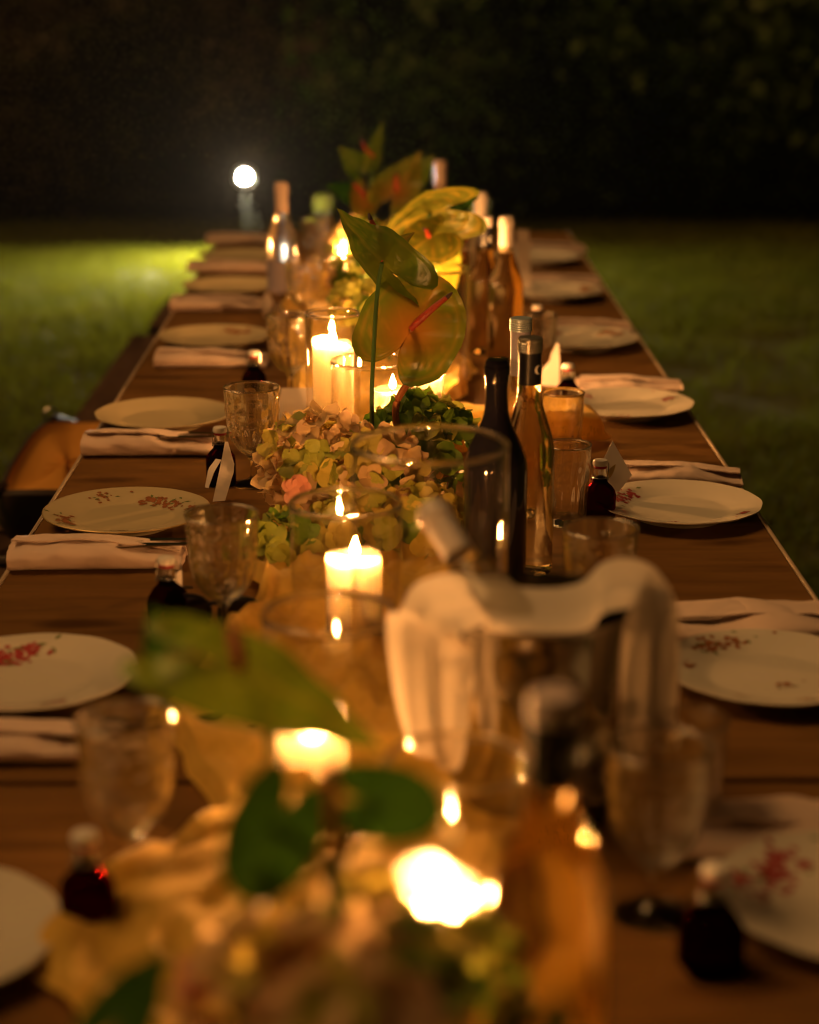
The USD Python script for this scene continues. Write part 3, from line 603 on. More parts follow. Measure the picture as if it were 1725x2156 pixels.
# ---------------------------------------------------------------- bottles
def bottle(px, py, H, R, label, m, neck=.0145, cap='silver_cap', foil='black_foil', foil_len=.05, lab=None, shoulder=.51, moon=False, xyz=None, T=None, label_rot=0, lab_w=2.2):
    p = at(px, py, H) if xyz is None else xyz
    t = thing('wine_bottle', label, 'bottle', (p[0], p[1], TZ+.0003), 0, 'wine bottles down the middle of the table')
    G = (lambda a: a) if T is None else (lambda a: moved(a, T))
    s0 = H*shoulder
    prof = [(0, .012), (R*.5, .008), (R*.85, 0), (R*.97, .003), (R, .012), (R, s0)]
    for k in np.linspace(.1, 1, 12):
        prof.append((neck+.0012+(R-neck-.0012)*(.5+.5*math.cos(math.pi*k)), s0+(H*.80-s0)*k))
    prof += [(neck, H*.84), (neck, H-.004), (neck-.002, H-.001), (0, H-.001)]
    obj('glass', G(lathe(prof, 48)), m, t, smooth=40)
    zf = H-foil_len-(.018 if cap else 0)
    if foil: obj('foil_capsule', G(lathe([(neck+.0006, zf), (neck+.0012, zf+.001), (neck+.0014, H-.02 if cap else H-.006), (neck+.0014, H-.004), (neck-.001, H+.0004), (0, H+.0006)], 36)), foil, t, smooth=40)
    if cap:
        pr = [(neck+.0016, H-.019)]
        for k in range(4): pr += [(neck+.0030, H-.0185+k*.0035), (neck+.0030, H-.0165+k*.0035), (neck+.0022, H-.0158+k*.0035)]
        pr += [(neck+.0030, H-.003), (neck+.0024, H+.0005), (neck+.001, H+.0014), (0, H+.0015)]
        obj('screw_cap', G(lathe(pr, 40)), cap, t, smooth=30)
    if not cap: obj('lip_ring', G(lathe([(neck, H-.022), (neck+.0028, H-.020), (neck+.003, H-.010), (neck+.0014, H-.007)], 36)), foil or m, t, smooth=40)
    if lab:
        th = np.linspace(-lab_w/2, lab_w/2, 26)-math.pi/2+label_rot; zz = np.array([.045, s0-.035])
        P = np.stack([np.stack([(R+.0006)*np.cos(th), (R+.0006)*np.sin(th), np.full_like(th, z)], -1) for z in zz])
        obj('label', G(grid(P)), lab, t, smooth=True)
    if moon:
        a0 = -math.pi/2+.75; a = np.linspace(.7, 2*math.pi-.7, 18)
        o = np.stack([.0065*np.cos(a), .0065*np.sin(a)], 1); b = np.linspace(.95, 2*math.pi-.95, 18); i_ = np.stack([.0025+.0052*np.cos(b), .0052*np.sin(b)], 1)
        i_[0], i_[-1] = o[0], o[-1]
        S = np.stack([o, i_]); ang = a0+S[..., 0]/(neck+.002); zc = zf+.022
        P = np.stack([(neck+.0021)*np.cos(ang), (neck+.0021)*np.sin(ang), zc+S[..., 1]], -1)
        obj('crescent_emblem', G(grid(P)), 'logo_white', t, smooth=True)
    return t
bottle(1166, 1462, .335, .043, 'large blurred wine bottle with black neck foil in the near right foreground', 'rose_wine', moon=True, cap='pink_foil')
bottle(1117, 712, .335, .0365, 'clear wine bottle with silver screw cap and black capsule, right of the dark bottle', 'white_wine', moon=True, foil_len=.046, lab='paper_label', lab_w=.8, label_rot=-1.05)
bottle(1047, 757, .315, .044, 'opaque black sparkling wine bottle behind the widest glass cylinder', 'dark_glass', neck=.0150, cap=None, foil='dark_glass', foil_len=.03, shoulder=.52)
bottle(1097, 671, .305, .036, 'bottle with pale blue screw cap and lavender neck, behind the silver capped bottle', 'clear_bottle', cap='blue_cap', foil='lavender_label', foil_len=.07)
bottle(1067, 456, .315, .0385, 'clear wine bottle with whitish pink neck foil on the far right', 'white_wine', cap=None, foil='white_foil', foil_len=.075)
bottle(1023, 458, .30, .036, 'rose wine bottle with white cap and black capsule, among the far right bottles', 'rose_wine', cap='white_foil', moon=True)
bottle(1012, 405, .315, .037, 'far clear bottle with sparkling pale neck, right of the yellow anthurium', 'clear_bottle', cap=None, foil='white_foil', foil_len=.06)
bottle(927, 338, .32, .037, 'farthest bottle with dull pink neck, top above the yellow anthurium', 'clear_bottle', cap=None, foil='pink_foil', foil_len=.09)
bottle(592, 384, .315, .0385, 'bottle with pink neck and blue label sparkling in the spotlight', 'chilled_bottle', cap=None, foil='pink_foil', foil_len=.075, lab='lavender_label', lab_w=3.0, label_rot=-.2)
bottle(965, 425, .29, .042, 'dark amber bottle behind the yellow veined anthurium', 'amber_bottle', cap=None, foil='black_foil', foil_len=.03, shoulder=.5)

# ---------------------------------------------------------------- swing-top bottles
def swing(px, py, label, H=.098, tag=None, rot=0):
    global s0_
    p = at(px, py, H); loc = (p[0], p[1], TZ+.0003)
    if s0_ is not None: return dup(s0_, loc, rot, label)
    t = s0_ = thing('swing_top_bottle', label, 'bottle', loc, rot, 'little red swing-top bottles at the place settings')
    def sq(th, r, z):
        k = np.clip((.068-z)/.03, 0, 1)*(r > .015); n = 5.
        q = 1/(np.abs(np.cos(th))**n+np.abs(np.sin(th))**n)**(1/n)
        return r*(1+k*(q-1))
    obj('body', lathe([(0, .003), (.017, .003), (.021, 0), (.0235, .002), (.0245, .006), (.0245, .040), (.0235, .046), (.019, .054), (.0125, .061), (.0105, .066), (.0098, .0685), (0, .0686)], 48, sq), 'red_cordial', t, smooth=40)
    obj('neck', lathe([(.0104, .0688), (.0112, .070), (.0106, .073), (.0098, .080), (.0098, .084), (.0075, .084), (.0072, .072), (.0085, .0689)], 32), 'rim_glass', t, smooth=40)
    obj('gasket', lathe([(0, .0842), (.0098, .0842), (.0104, .0855), (.0098, .0882), (0, .0882)], 28), 'gasket', t)
    obj('stopper', lathe([(0, .0884), (.0110, .0884), (.0118, .0895), (.0118, .0945), (.0105, .097), (.006, .0982), (0, .0985)], 32), 'ceramic', t)
    for s in (-1, 1): obj('wire_bail', cat_([tube([[s*.0128, 0, .093], [s*.0128, -.002, .082], [s*.0118, -.004, .072]], .0007, 6, 10), moved(trimesh.creation.torus(.0032, .0008, 16, 6), trimesh.transformations.rotation_matrix(1.4, [0, 0, 1])@trimesh.transformations.rotation_matrix(1.57, [1, 0, 0]), [s*.0122, -.004, .069])]), 'wire', t)
    obj('wire_collar', moved(trimesh.creation.torus(.0112, .0008, 32, 6), t=[0, 0, .0695]), 'wire', t)
    return t
s0_ = None
swing(1265, 967, 'sharp dark red swing-top bottle beside the red rose spray plate', rot=-12)
swing(1197, 765, 'small swing-top bottle behind the sharp highball glass', rot=10)
swing(1132, 643, 'tiny blurred swing-top bottle on the far right, left of the brown flower plate')
swing(1506, 1822, 'blurred dark swing-top bottle in the lower right corner', rot=15)
swing(463, 898, 'dark red swing-top bottle with white paper tag, left of the sharp goblet', rot=5)
swing(350, 1172, 'blurred swing-top bottle with red gasket, right of the fat rolled napkin', rot=-8)
swing(178, 1752, 'blurred dark swing-top bottle behind the large near goblet', rot=12)
swing(534, 738, 'small swing-top bottle left of the goblet and tall candle', rot=3)

# ---------------------------------------------------------------- place cards and papers
def card(name, label, pts, m='paper', flame=False, group='paper tags at the swing-top bottles', extra=None, cat='place card'):
    """pts: rows of the paper sheet in world space, each row left to right."""
    P = np.array(pts, float); o = P.reshape(-1, 3).mean(0); o[2] = P[..., 2].min()
    t = thing(name, label, cat, o, 0, group)
    from scipy.ndimage import zoom
    Q = np.stack([zoom(P[..., k], (8/P.shape[0], 8/P.shape[1]), order=1, grid_mode=False) for k in range(3)], -1)
    obj('sheet', thick(Q-o, .0006), m, t, smooth=50)
    for e in (extra or []):
        E_ = np.array(e, float); Q2 = np.stack([zoom(E_[..., k], (10/E_.shape[0], 4/E_.shape[1]), order=1) for k in range(3)], -1); obj('strip', thick(Q2-o, .0006), m, t, smooth=50)
    if flame is not False:
        c, a, b = flame; th = np.linspace(0, 2*np.pi, 20, endpoint=False); r = np.stack([np.cos(th)*1.0, np.sin(th)*.36*(1-.55*np.cos(th))], 1)
        v = np.vstack([c-o, c-o+r[:, :1]*a+r[:, 1:]*b]); obj('gold_emblem', tm(v, [[0, 1+i, 1+(i+1) % 20] for i in range(20)]), 'gold_print', t, smooth=False)
    return t
d0 = at(1265, 1090)@FW - 0*1
dd = 2.99
card('paper_tag', 'diamond cornered paper tag with gold mark, behind the sharp red swing-top bottle',
     [[deep(1290, 928, dd+.03), deep(1331, 1000, dd+.03)], [deep(1262, 985, dd+.02), deep(1292, 1050, dd+.02)]],
     flame=(deep(1287, 992, dd+.020), (deep(1295, 980, dd+.02)-deep(1279, 1004, dd+.02))*.6, (deep(1296, 999, dd+.02)-deep(1278, 985, dd+.02))*.7),
     extra=[[[deep(1262, 985, dd+.02), deep(1292, 1050, dd+.02)], [deep(1236, 1035, dd+.025), deep(1262, 1085, dd+.0)], [deep(1212, 1085, dd+.03), deep(1240, 1112, dd-.02)]]])
dd = (at(463, 1052)-EYE)@FW-.03
card('paper_tag', 'long white pointed paper tag standing on the red bottle left of the sharp goblet',
     [[deep(474, 930, dd), deep(480, 930, dd-.002)], [deep(467, 968, dd), deep(495, 984, dd-.006)], [deep(448, 1056, dd-.004), deep(474, 1054, dd-.01)]],
     extra=[[[deep(455, 966, dd+.02), deep(466, 968, dd+.01)], [deep(439, 987, dd+.02), deep(451, 993, dd+.005)], [deep(432, 1026, dd+.02), deep(439, 1028, dd+.01)]]])
dd = (at(345, 1310)-EYE)@FW
card('paper_tag', 'pinkish folded paper tag behind the blurred anthurium, below the fat rolled napkin',
     [[deep(379, 1200, dd), deep(383, 1202, dd)], [deep(340, 1245, dd), deep(384, 1262, dd-.01)], [deep(308, 1318, dd), deep(350, 1330, dd-.015)]])
dd = (at(1165, 815)-EYE)@FW
card('paper_tag', 'white triangular paper tag beside the silver capped bottle',
     [[deep(1172, 722, dd), deep(1177, 724, dd)], [deep(1158, 752, dd), deep(1179, 760, dd-.01)], [deep(1156, 812, dd), deep(1178, 815, dd-.01)]],
     extra=[[[deep(1158, 760, dd+.02), deep(1162, 748, dd+.01)], [deep(1140, 780, dd+.02), deep(1158, 790, dd+.01)], [deep(1138, 815, dd+.02), deep(1157, 818, dd+.01)]]])
dd = (at(575, 668)-EYE)@FW
card('paper_tag', 'pink pointed paper tag left of the goblet by the tall candle',
     [[deep(561, 616, dd), deep(566, 616, dd)], [deep(548, 636, dd), deep(577, 640, dd)], [deep(556, 668, dd), deep(572, 670, dd)]])
dd = (at(1105, 620)-EYE)@FW
card('menu_card', 'tall blank beige card standing behind the far right bottle', [[deep(1088, 482, dd), deep(1114, 484, dd)], [deep(1090, 550, dd), deep(1117, 552, dd)], [deep(1092, 622, dd), deep(1119, 623, dd)]], group=None, cat='menu card')
mz = .003
dd = (at(630, 903)-EYE)@FW
card('menu_sheet', 'blank beige paper sheet propped between the sharp goblet and the anthurium stem', [[deep(592, 817, dd+.03), deep(695, 816, dd+.03)], [deep(586, 860, dd+.01), deep(690, 860, dd+.01)], [deep(580, 903, dd), deep(684, 902, dd)]], group=None, cat='paper sheet')

# ---------------------------------------------------------------- sunglasses
q = at(470, 1330)
sgl = thing('sunglasses', 'dark purple sunglasses lying under the goblet near the pink paper tag', 'sunglasses', (q[0]-.01, q[1], TZ+.006), -8)
th = np.linspace(0, 2*np.pi, 28, endpoint=False)
for s in (-1, 1):
    o = np.stack([s*.034+.028*np.sign(np.cos(th))*np.abs(np.cos(th))**.8, np.zeros(28), .021+.021*np.sign(np.sin(th))*np.abs(np.sin(th))**.85], 1)
    obj('lens', tm(np.vstack([[s*.034, -.003, .021], o]), [[0, 1+i, 1+(i+1) % 28] for i in range(28)]), 'purple_lens', sgl, smooth=True)
    obj('rim', tube(np.vstack([o, o[:1]]), .0028, 6), 'black_foil', sgl)
    obj('temple_arm', tube([[s*.062, .002, .032], [s*.064, .06, .028], [s*.060, .12, .012]], [.004, .003, .002], 6, 12), 'black_foil', sgl)
obj('bridge', tube([[-.008, 0, .03], [0, -.002, .034], [.008, 0, .03]], .003, 6, 8), 'black_foil', sgl)

# ---------------------------------------------------------------- ice bucket, bottle in it, towel
bc = at(1128, 1272, .22); BR, BH = .096, .22
bk = thing('ice_bucket', 'polished steel ice bucket draped with a white cloth', 'ice bucket', (bc[0], bc[1], TZ+.0003))
obj('pail', lathe([(0, .003), (.072, .003), (.076, 0), (.080, .006), (.084, .05), (.089, .12), (.0925, .150), (.0935, .152), (.0925, .154), (BR-.001, BH-.006), (BR+.002, BH-.004), (BR+.003, BH), (BR+.001, BH+.002), (BR-.003, BH), (BR-.004, BH-.01), (.088, .12), (.078, .012), (0, .011)], 72), 'steel', bk, smooth=40)
obj('water', lathe([(0, .150), (.0905, .150), (.0905, .148), (0, .148)], 48), 'clear_bottle', bk)
for s in (-1, 1): obj('handle', tube([[s*.094, -.02, .185], [s*.108, -.022, .180], [s*.112, 0, .172], [s*.108, .022, .180], [s*.094, .02, .185]], .0035, 8, 20), 'steel', bk)
top, low = deep(905, 1066, (bc-EYE)@FW+.03), deep(1000, 1222, (bc-EYE)@FW-.01)
ax = top-low; ax /= np.linalg.norm(ax); bx_ = np.cross([0, 1., 0], ax); bx_ /= np.linalg.norm(bx_)
NB = top-ax*.30
TT = frame([0, 0, 0], bx_, np.cross(ax, bx_), ax)
bottle(0, 0, .30, .036, 'bottle leaning in the ice bucket, its pale foiled neck tilted left', 'clear_bottle', cap=None, foil='white_foil', foil_len=.062, xyz=NB, T=TT)
bp = stage.GetPrimAtPath('/World/wine_bottle_010'); bp.GetAttribute('xformOp:translate').Set(Gf.Vec3d(*map(float, NB)))
def towel():
    t = thing('service_cloth', 'white cloth draped over the front of the ice bucket, ends hanging down', 'cloth', (bc[0], bc[1], TZ))
    # the strip runs from the left tail up over the rim, across the mouth and down the right side: plan position, height, width direction, half width
    K = np.array([[-.098, -.086, .088, .80, -.60, .022], [-.102, -.086, .12, .82, -.57, .036], [-.105, -.080, .17, .80, -.60, .046], [-.104, -.070, .218, .6, -.80, .056], [-.094, -.060, .240, .35, -.93, .056],
                  [-.06, -.056, .243, .15, -.98, .058], [-.02, -.056, .231, 0, -1, .047], [.02, -.056, .230, 0, -1, .046], [.055, -.054, .248, -.1, -.99, .055], [.082, -.050, .255, -.2, -.97, .056],
                  [.101, -.052, .246, -.4, -.91, .054], [.107, -.060, .208, -.65, -.76, .048], [.107, -.064, .16, -.72, -.69, .044], [.106, -.066, .11, -.72, -.69, .042], [.104, -.066, .094, -.72, -.69, .038]])
    c = spline(K, 90); n = len(c); s = np.linspace(0, 1, n); w = np.linspace(-1, 1, 30); P = np.zeros((n, 30, 3))
    for i in range(n):
        x0, y0, z0, wx, wy, hw = c[i]; k = np.clip(min(s[i]-.24, .74-s[i])/.10, 0, 1)
        for j, u in enumerate(w):
            fold = .0016*math.sin(u*4+s[i]*7)+.0008*math.sin(u*9-s[i]*13)
            z = z0+k*(fold*1.2+.010*max(0, -u)-.003*max(0, u-.3)/.7-.004*max(0, u-.8)/.2)
            P[i, j] = (x0+wx*hw*u+(1-k)*fold*1.3*np.sign(x0), y0+wy*hw*u-(1-k)*fold, z-(1-k)*.003*math.sin(u*2.5))
    obj('cloth', grid(P), 'towel', t, smooth=70)
    u = np.linspace(0, 1, 12); Q = np.array([[[.121+.020*a+.004*math.sin(6*b), -.03+.03*b, .20-.09*a*(1-.3*b)-.04*a] for b in u] for a in u])
    obj('corner', grid(Q), 'towel', t, smooth=70)
towel()

# ---------------------------------------------------------------- flowers
HEART = spline([(0, 1.0), (.13, .80), (.33, .48), (.50, .12), (.52, -.20), (.40, -.42), (.22, -.44), (.08, -.30), (0.0, -.10)], 22)
ROUND = spline([(0, .66), (.16, .63), (.38, .50), (.55, .20), (.57, -.16), (.47, -.46), (.29, -.58), (.11, -.47), (0.0, -.12)], 22)
def spathe_mesh(size, wide=1., cup=.25, fold=0., curl=0., tipbend=0., wavy=.02, seed=0, lobe=1., rnd=False, emb=.018):
    """Heart-shaped spathe, spadix base at the origin, tip towards +y, face towards +z; returns mesh and vein values."""
    H_ = ROUND if rnd else HEART
    h = np.vstack([H_, H_[-2:0:-1]*[-1, 1]]); n = len(h); R = 13
    h = h*[wide, 1]; h[h[:, 1] < 0, 1] *= lobe
    c0 = np.array([0, -.06]); v, vein, core = [], [], []
    a_all = np.arctan2(h[:, 0], h[:, 1])
    for i in range(R):
        t = (i/(R-1))**.85
        for k in range(n):
            p = c0+(h[k]-c0)*t if i else c0
            x, y = p; r = math.hypot(x, y)
            lat = abs(math.sin((y-.55*abs(x))*15+.5)) ; mid = math.exp(-(x/.03)**2)
            ve = max(mid, max(0, 1-lat*2.6)*min(1, r*3)*.85, math.exp(-((t-.86)/.03)**2)*.5)
            z = cup*(r**2)*.9-fold*abs(x)*1.2+wavy*math.sin(a_all[k]*5+seed)*t**2+tipbend*max(0, y)**2+curl*max(0, t-.8)*3*abs(x)+emb*math.sin((y-.55*abs(x))*15+.5)*min(1, r*2)
            v.append([x*size, y*size, z*size]); vein.append(ve*.8); core.append(max(0, 1-r*2.1)**.9*.9)
    f = []
    for i in range(R-1):
        for k in range(n):
            j = (k+1) % n; f += [[i*n+k, (i+1)*n+k, (i+1)*n+j]] + ([[i*n+k, (i+1)*n+j, i*n+j]] if i else [])
    f = np.array(f)[:, ::-1]
    return tm(v, f), (np.array(vein), np.array(core))
def basis(tip, normal):
    y = np.asarray(tip, float); y /= np.linalg.norm(y); z = np.asarray(normal, float); z -= y*(z@y); z /= np.linalg.norm(z)
    return np.cross(y, z), y, z
def anthurium(label, p, tip, normal, size, mat_, stem, spad=None, group=None, stem_mat='stem', stem_r=.0032, spd_len=.075, name='anthurium', into=None, cat='flower', **kw):
    if into: t, p0 = into
    else: t, p0 = thing(name, label, 'leaf' if name == 'anthurium_leaf' else cat, p, group=group), p
    off = np.asarray(p)-p0
    x, y, z = basis(tip, normal); m, ve = spathe_mesh(size, **kw)
    obj('spathe', moved(m, frame(off, x, y, z)), mat_, t, smooth=True, prim={'vein': ve[0], 'core': ve[1]}, label=label if into else None)
    if spad is not None:
        d = np.asarray(spad, float); L = np.linalg.norm(d); d = d/L; sd = np.cross(d, z); b0 = z*.003+off
        pts = [b0, b0+d*L*.35+z*.006, b0+d*L*.7+z*.004, b0+d*L*.86]
        obj('spadix', tube(pts, [.0045, .0058, .0048, .0036], 10, 20), 'spadix', t)
        obj('spadix_tip', tube([b0+d*L*.865, b0+d*L*.93, b0+d*L], [.0035, .003, .0016], 10, 8), 'spadix_tip', t)
    if stem is not None: obj('stem', tube([off-z*.002]+[np.asarray(q)-p0 for q in stem], stem_r, 8, 26), stem_mat, t)
    return t
# the large bronze anthurium facing the camera, with its orange stem
P2 = deep(866, 693, 2.86)
anthurium('large bronze green anthurium with red spadix facing the camera', P2, dirw(.52, .85, -.1), dirw(-.05, .18, .97), .140, 'spathe_bronze', [deep(875, 745, 2.88), deep(868, 790, 2.87), deep(846, 826, 2.85), deep(838, 900, 2.86)],
          spad=dirw(.74, .62, .30)*.084, wide=1.0, cup=.05, wavy=.045, rnd=True, emb=.05, stem_mat='stem_orange', stem_r=.0055, seed=2)
P1 = deep(806, 553, 2.84)
A1 = anthurium('folded green anthurium on a long dark stem, its point turned up left', P1, dirw(-.76, .72, .02), dirw(.50, .50, -.70), .108, 'spathe_green', [deep(798, 590, 2.85), deep(789, 700, 2.85), deep(783, 845, 2.85), deep(784, 900, 2.86)],
          spad=dirw(-.28, .93, -.2)*.08, wide=.92, cup=.10, fold=-.18, tipbend=.05, lobe=1.75, wavy=.03, seed=1)
P1b = deep(812, 548, 2.90)
anthurium('orange backlit inner spathe', P1b, dirw(.62, .75, .1), dirw(.4, -.3, .8), .062, 'spathe_bronze', None, spad=None, wide=.8, cup=.3, fold=.3, seed=4, into=(A1, P1))
# back group
P3 = deep(906, 448, 3.72)
anthurium('yellow veined anthurium arched above the tall glass cylinder', P3, dirw(-.95, -.30, .0), dirw(-.05, .62, -.62), .118, 'spathe_yellow', [deep(893, 475, 3.74), deep(884, 520, 3.76), deep(876, 640, 3.8)],
          spad=dirw(.1, .5, -.8)*.05, wide=1.1, cup=-.35, fold=.15, lobe=1.9, seed=3)
P4 = deep(905, 500, 3.70)
anthurium('yellow green anthurium with dark lobes, below the arched yellow one', P4, dirw(-.80, -.55, .2), dirw(-.2, .30, .85), .095, 'spathe_yellow', [deep(900, 560, 3.74), deep(885, 650, 3.8)], spad=dirw(-.3, .3, .9)*.04, wide=1.25, cup=-.2, lobe=1.2, seed=6)
anthurium('dark green leaf peeping out right of the arched yellow anthurium', deep(962, 425, 3.80), dirw(.9, .35, -.2), dirw(.1, .6, .6), .05, 'spathe_dark', [deep(930, 470, 3.8), deep(890, 640, 3.82)], wide=1.1, cup=-.2)
anthurium('yellow green leaf hanging behind the tall glass cylinder', deep(920, 545, 3.88), dirw(.30, -.95, .1), dirw(.2, .1, .95), .10, 'spathe_yellow', None, wide=1.0, cup=.1, name='anthurium_leaf')
# far group
anthurium('curled green anthurium rising highest in the far arrangement', deep(788, 330, 4.85), dirw(.12, .98, .0), dirw(-.75, .1, .65), .098, 'spathe_green', [deep(782, 400, 4.87), deep(790, 470, 4.9)], spad=dirw(-.55, .7, .3)*.055, wide=.75, cup=.35, tipbend=-.5, curl=.1, seed=8)
anthurium('broad green anthurium with red spadix in the far arrangement', deep(836, 402, 4.75), dirw(.55, .82, .0), dirw(-.2, .2, .95), .115, 'spathe_bronze', [deep(833, 480, 4.8)], spad=dirw(.03, .9, .4)*.045, wide=1.1, cup=.12, lobe=1.2, seed=9)
anthurium('green anthurium turned right in the far arrangement', deep(872, 372, 4.9), dirw(.70, .70, .0), dirw(.1, .2, .95), .075, 'spathe_green', [deep(850, 450, 4.9)], wide=.95, cup=.2, seed=10)
anthurium('green leaf at the upper left of the far arrangement', deep(752, 350, 4.9), dirw(-.65, .6, .2), dirw(-.3, .5, .8), .07, 'spathe_green', [deep(775, 440, 4.9)], wide=1.0, cup=.2, seed=11)
anthurium('dark green leaf low on the left of the far arrangement', deep(735, 408, 4.85), dirw(-.8, .2, .2), dirw(-.2, .5, .8), .068, 'spathe_dark', [deep(760, 460, 4.85)], wide=1.0, cup=.2, seed=12)
anthurium('orange backlit spathe low in the far arrangement', deep(770, 415, 4.8), dirw(-.2, -.95, .1), dirw(.1, .2, .95), .095, 'spathe_bronze', [deep(775, 480, 4.85)], spad=dirw(-.6, .6, .3)*.05, wide=.8, cup=.2, seed=13)
# near blurred ones
anthurium('large blurred green anthurium arching across the near candle', deep(505, 1412, 1.42), dirw(.92, -.36, .1), dirw(.22, .60, .77), .122, 'spathe_green', [deep(560, 1500, 1.44), deep(566, 1650, 1.45), deep(585, 1900, 1.42)], spad=dirw(-.2, .5, -.6)*.05, wide=.66, cup=-.30, fold=.10, lobe=1.6, seed=14)
anthurium('dark green leaf tip behind the large blurred anthurium', deep(352, 1352, 1.47), dirw(-.3, .9, .2), dirw(.3, .3, .8), .032, 'spathe_dark', None, wide=1.2, cup=-.3, name='anthurium_leaf')
P7 = deep(577, 1750, 1.22)
A7 = anthurium('dark green two-lobed anthurium with red spadix, blurred in the foreground', P7, dirw(-.42, -.88, .2), dirw(.35, .1, .93), .072, 'spathe_dark', [deep(640, 1780, 1.23), deep(690, 1850, 1.23), deep(705, 1930, 1.22)], None, rnd=True, wide=.78, cup=.2, seed=15)
anthurium('right lobe', deep(808, 1690, 1.22), dirw(.97, -.10, .2), dirw(-.25, .1, .95), .062, 'spathe_dark', [deep(740, 1770, 1.23), deep(712, 1850, 1.23), deep(708, 1930, 1.22)], spad=None, rnd=True, wide=.72, cup=.2, seed=16, into=(A7, P7))
anthurium('small lobe at the spadix foot', deep(703, 1790, 1.21), dirw(0, -1, .1), dirw(.1, .1, .95), .012, 'spathe_dark', [deep(706, 1900, 1.21)], spad=dirw(-.04, 1., .05)*.056, wide=.8, into=(A7, P7))
anthurium('dark pointed green leaf in the bottom left corner', deep(270, 2130, 1.12), dirw(.62, .76, .1), dirw(-.4, .5, .75), .052, 'spathe_dark', [deep(200, 2250, 1.12)], wide=.9, cup=.2, lobe=1.6, name='anthurium_leaf')
anthurium('pale green leaf tip at the bottom edge in front of the near bottle', deep(1170, 2150, 1.0), dirw(.05, 1., .1), dirw(.1, .3, .9), .018, 'spathe_green', [deep(1180, 2260, 1.0)], wide=1.1, cup=.2, name='anthurium_leaf')

def floret(r, rs, cup=.5):
    v, f = [], []
    for k in range(4):
        a = k*np.pi/2+rs.normal(0, .12); L = r*rs.uniform(.85, 1.1); W = L*rs.uniform(.98, 1.18); n0 = len(v); tw = rs.normal(0, .25)
        rows, cols = 5, 5
        for i in range(rows):
            t = i/(rows-1)
            w = W*.5*[.22, .72, 1.0, .92, .50][i]
            for j in range(cols):
                s = (j/(cols-1)-.5)*2
                x = L*(.04+.96*t*(1-.10*s*s*t)); y = s*w; z = L*(cup*t*t*.55-.16*abs(s)*t+.07*math.sin(9*t+4*s+k)+tw*s*t*.25)
                v.append([x*math.cos(a)-y*math.sin(a), x*math.sin(a)+y*math.cos(a), z+(k % 2)*.0012])
        for i in range(rows-1):
            for j in range(cols-1):
                q = n0+i*cols+j; f += [[q, q+cols, q+cols+1], [q, q+cols+1, q+1]]
    return tm(v, f)
def hydrangea(label, heads, group='hydrangea arrangements'):
    o = np.array([heads[0][0][0], heads[0][0][1], TZ]); t = thing('hydrangea_arrangement', label, 'flower arrangement', o, group=group)
    for c, R, mats, n, r, single, seed in heads:
        rs = np.random.default_rng(seed); c = np.array(c)-o
        core = trimesh.creation.icosphere(2, R*.5); core.vertices *= [1, 1, .85]
        hd = obj('hydrangea_head', moved(core, t=c), 'petal_green', t, smooth=True)
        g = np.pi*(3-5**.5); allm = {m_: [] for m_ in set(mats)}
        for i in range(n):
            zz = 1-(i+.5)/n*1.62; q = math.sqrt(max(0, 1-zz*zz)); a = g*i+rs.normal(0, .12)
            d = np.array([q*math.cos(a), q*math.sin(a), zz]); d = d+rs.normal(0, .10, 3); d /= np.linalg.norm(d)
            fr = floret(r*rs.uniform(.75, 1.15), rs, rs.uniform(.3, 1.25)); h = rs.normal(size=3); h -= d*(h@d); h /= np.linalg.norm(h)
            dn = d+rs.normal(0, .28, 3); dn /= np.linalg.norm(dn); h -= dn*(h@dn); h /= np.linalg.norm(h)
            m_ = mats[int(rs.integers(len(mats)))]
            fm = moved(fr, frame(c+d*R*[1, 1, .88]*rs.uniform(.9, 1.03), h, np.cross(dn, h), dn))
            if single: obj('floret', fm, m_, hd, smooth=True)
            else: allm[m_].append(fm)
        for m_, l in allm.items():
            if l: obj('florets', cat_(l), m_, hd, smooth=True, kind='stuff')
        obj('stalk', tube([c+[0, 0, -R*.5], [c[0]*.8, c[1]*.8, .004-0]], .004, 6, 8) if c[2]-R*.5 > .02 else tube([c, c+[0, .03, -.02]], .004, 6, 6), 'stem', t)
    return t
B, Yl, G, Lm, Ro = 'petal_blush', 'petal_yellow', 'petal_green', 'petal_lime', 'petal_rose'
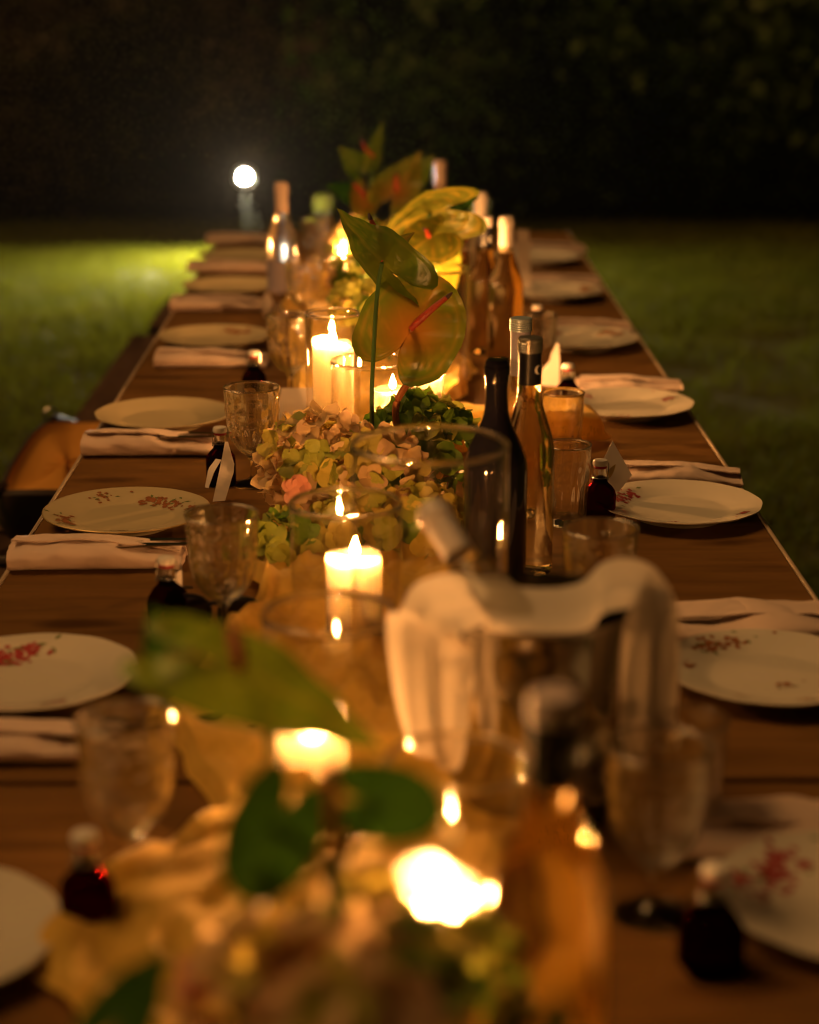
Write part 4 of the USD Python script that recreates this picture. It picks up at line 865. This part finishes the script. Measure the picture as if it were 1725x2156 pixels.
hydrangea('blush, yellow and green hydrangeas massed under the sharp anthuriums', [
    (deep(676, 985, 2.84), .088, [B, B, B, Yl, B, Lm], 74, .0255, True, 1),
    (deep(880, 945, 2.93), .092, [G, G, G, G, Lm], 76, .025, True, 2),
    (deep(790, 1010, 2.78), .075, [B, Yl, B, Lm], 58, .025, True, 3),
    (deep(600, 1150, 2.70), .050, [Lm, G, Lm], 38, .021, True, 4),
    (deep(878, 1110, 2.72), .066, [Yl, Yl, Lm], 48, .023, True, 5),
    (deep(735, 1120, 2.74), .06, [Yl, Lm, Yl], 40, .0225, True, 6)])
ro = thing('rose_bloom', 'single salmon pink floret low on the left of the blush hydrangea', 'flower', deep(622, 1030, 2.70))
rs_ = np.random.default_rng(3)
for k in range(3): obj('petals', moved(floret(.022-.004*k, rs_, .9), frame(np.array([.004*k, 0, .003*k]), *basis(dirw(.3, .9, .1), dirw(-.3+.3*k, .3, .9)))), 'petal_rose', ro, smooth=True)
hydrangea('blurred yellow hydrangea behind the large bronze anthurium', [
    (deep(760, 645, 3.9), .062, [Yl, Yl, Lm], 40, .02, False, 11), (deep(830, 640, 4.0), .06, [Yl, Lm, G], 36, .02, False, 12), (deep(742, 585, 4.1), .05, [B, G, Lm], 30, .02, False, 13)])
hydrangea('far blurred orange tinted hydrangea at the table end', [
    (deep(760, 505, 4.8), .06, [B, Yl, G], 36, .02, False, 14), (deep(850, 500, 4.85), .06, [Yl, G], 36, .02, False, 15)])
hydrangea('blurred blush and green hydrangeas filling the bottom of the picture', [
    (deep(760, 2060, 1.27), .060, [B, Lm, B, Yl], 46, .021, False, 21), (deep(570, 2110, 1.26), .055, [Ro, B, Yl, B], 40, .021, False, 22),
    (deep(930, 2090, 1.24), .052, [Lm, G, Yl], 40, .02, False, 23), (deep(740, 2260, 1.10), .06, [B, Yl, Lm, B], 36, .027, False, 24)])

# ---------------------------------------------------------------- thin mist added to imitate the lens glow around the spotlight
M['haze'] = usdkit.material(stage, '/World/Looks/haze', {'v': ('principled_volume', {'color': (.95, .80, .62), 'density': .00019, 'anisotropy': .72})}, [], volume='v.volume')
hb = trimesh.creation.box([64, 60, 7]); hb.apply_translation([0, 12, 2.5])
obj('haze', hb, 'haze', smooth=False, kind='stuff', label='thin mist added to imitate the lens glow around the spotlight', cat='haze')
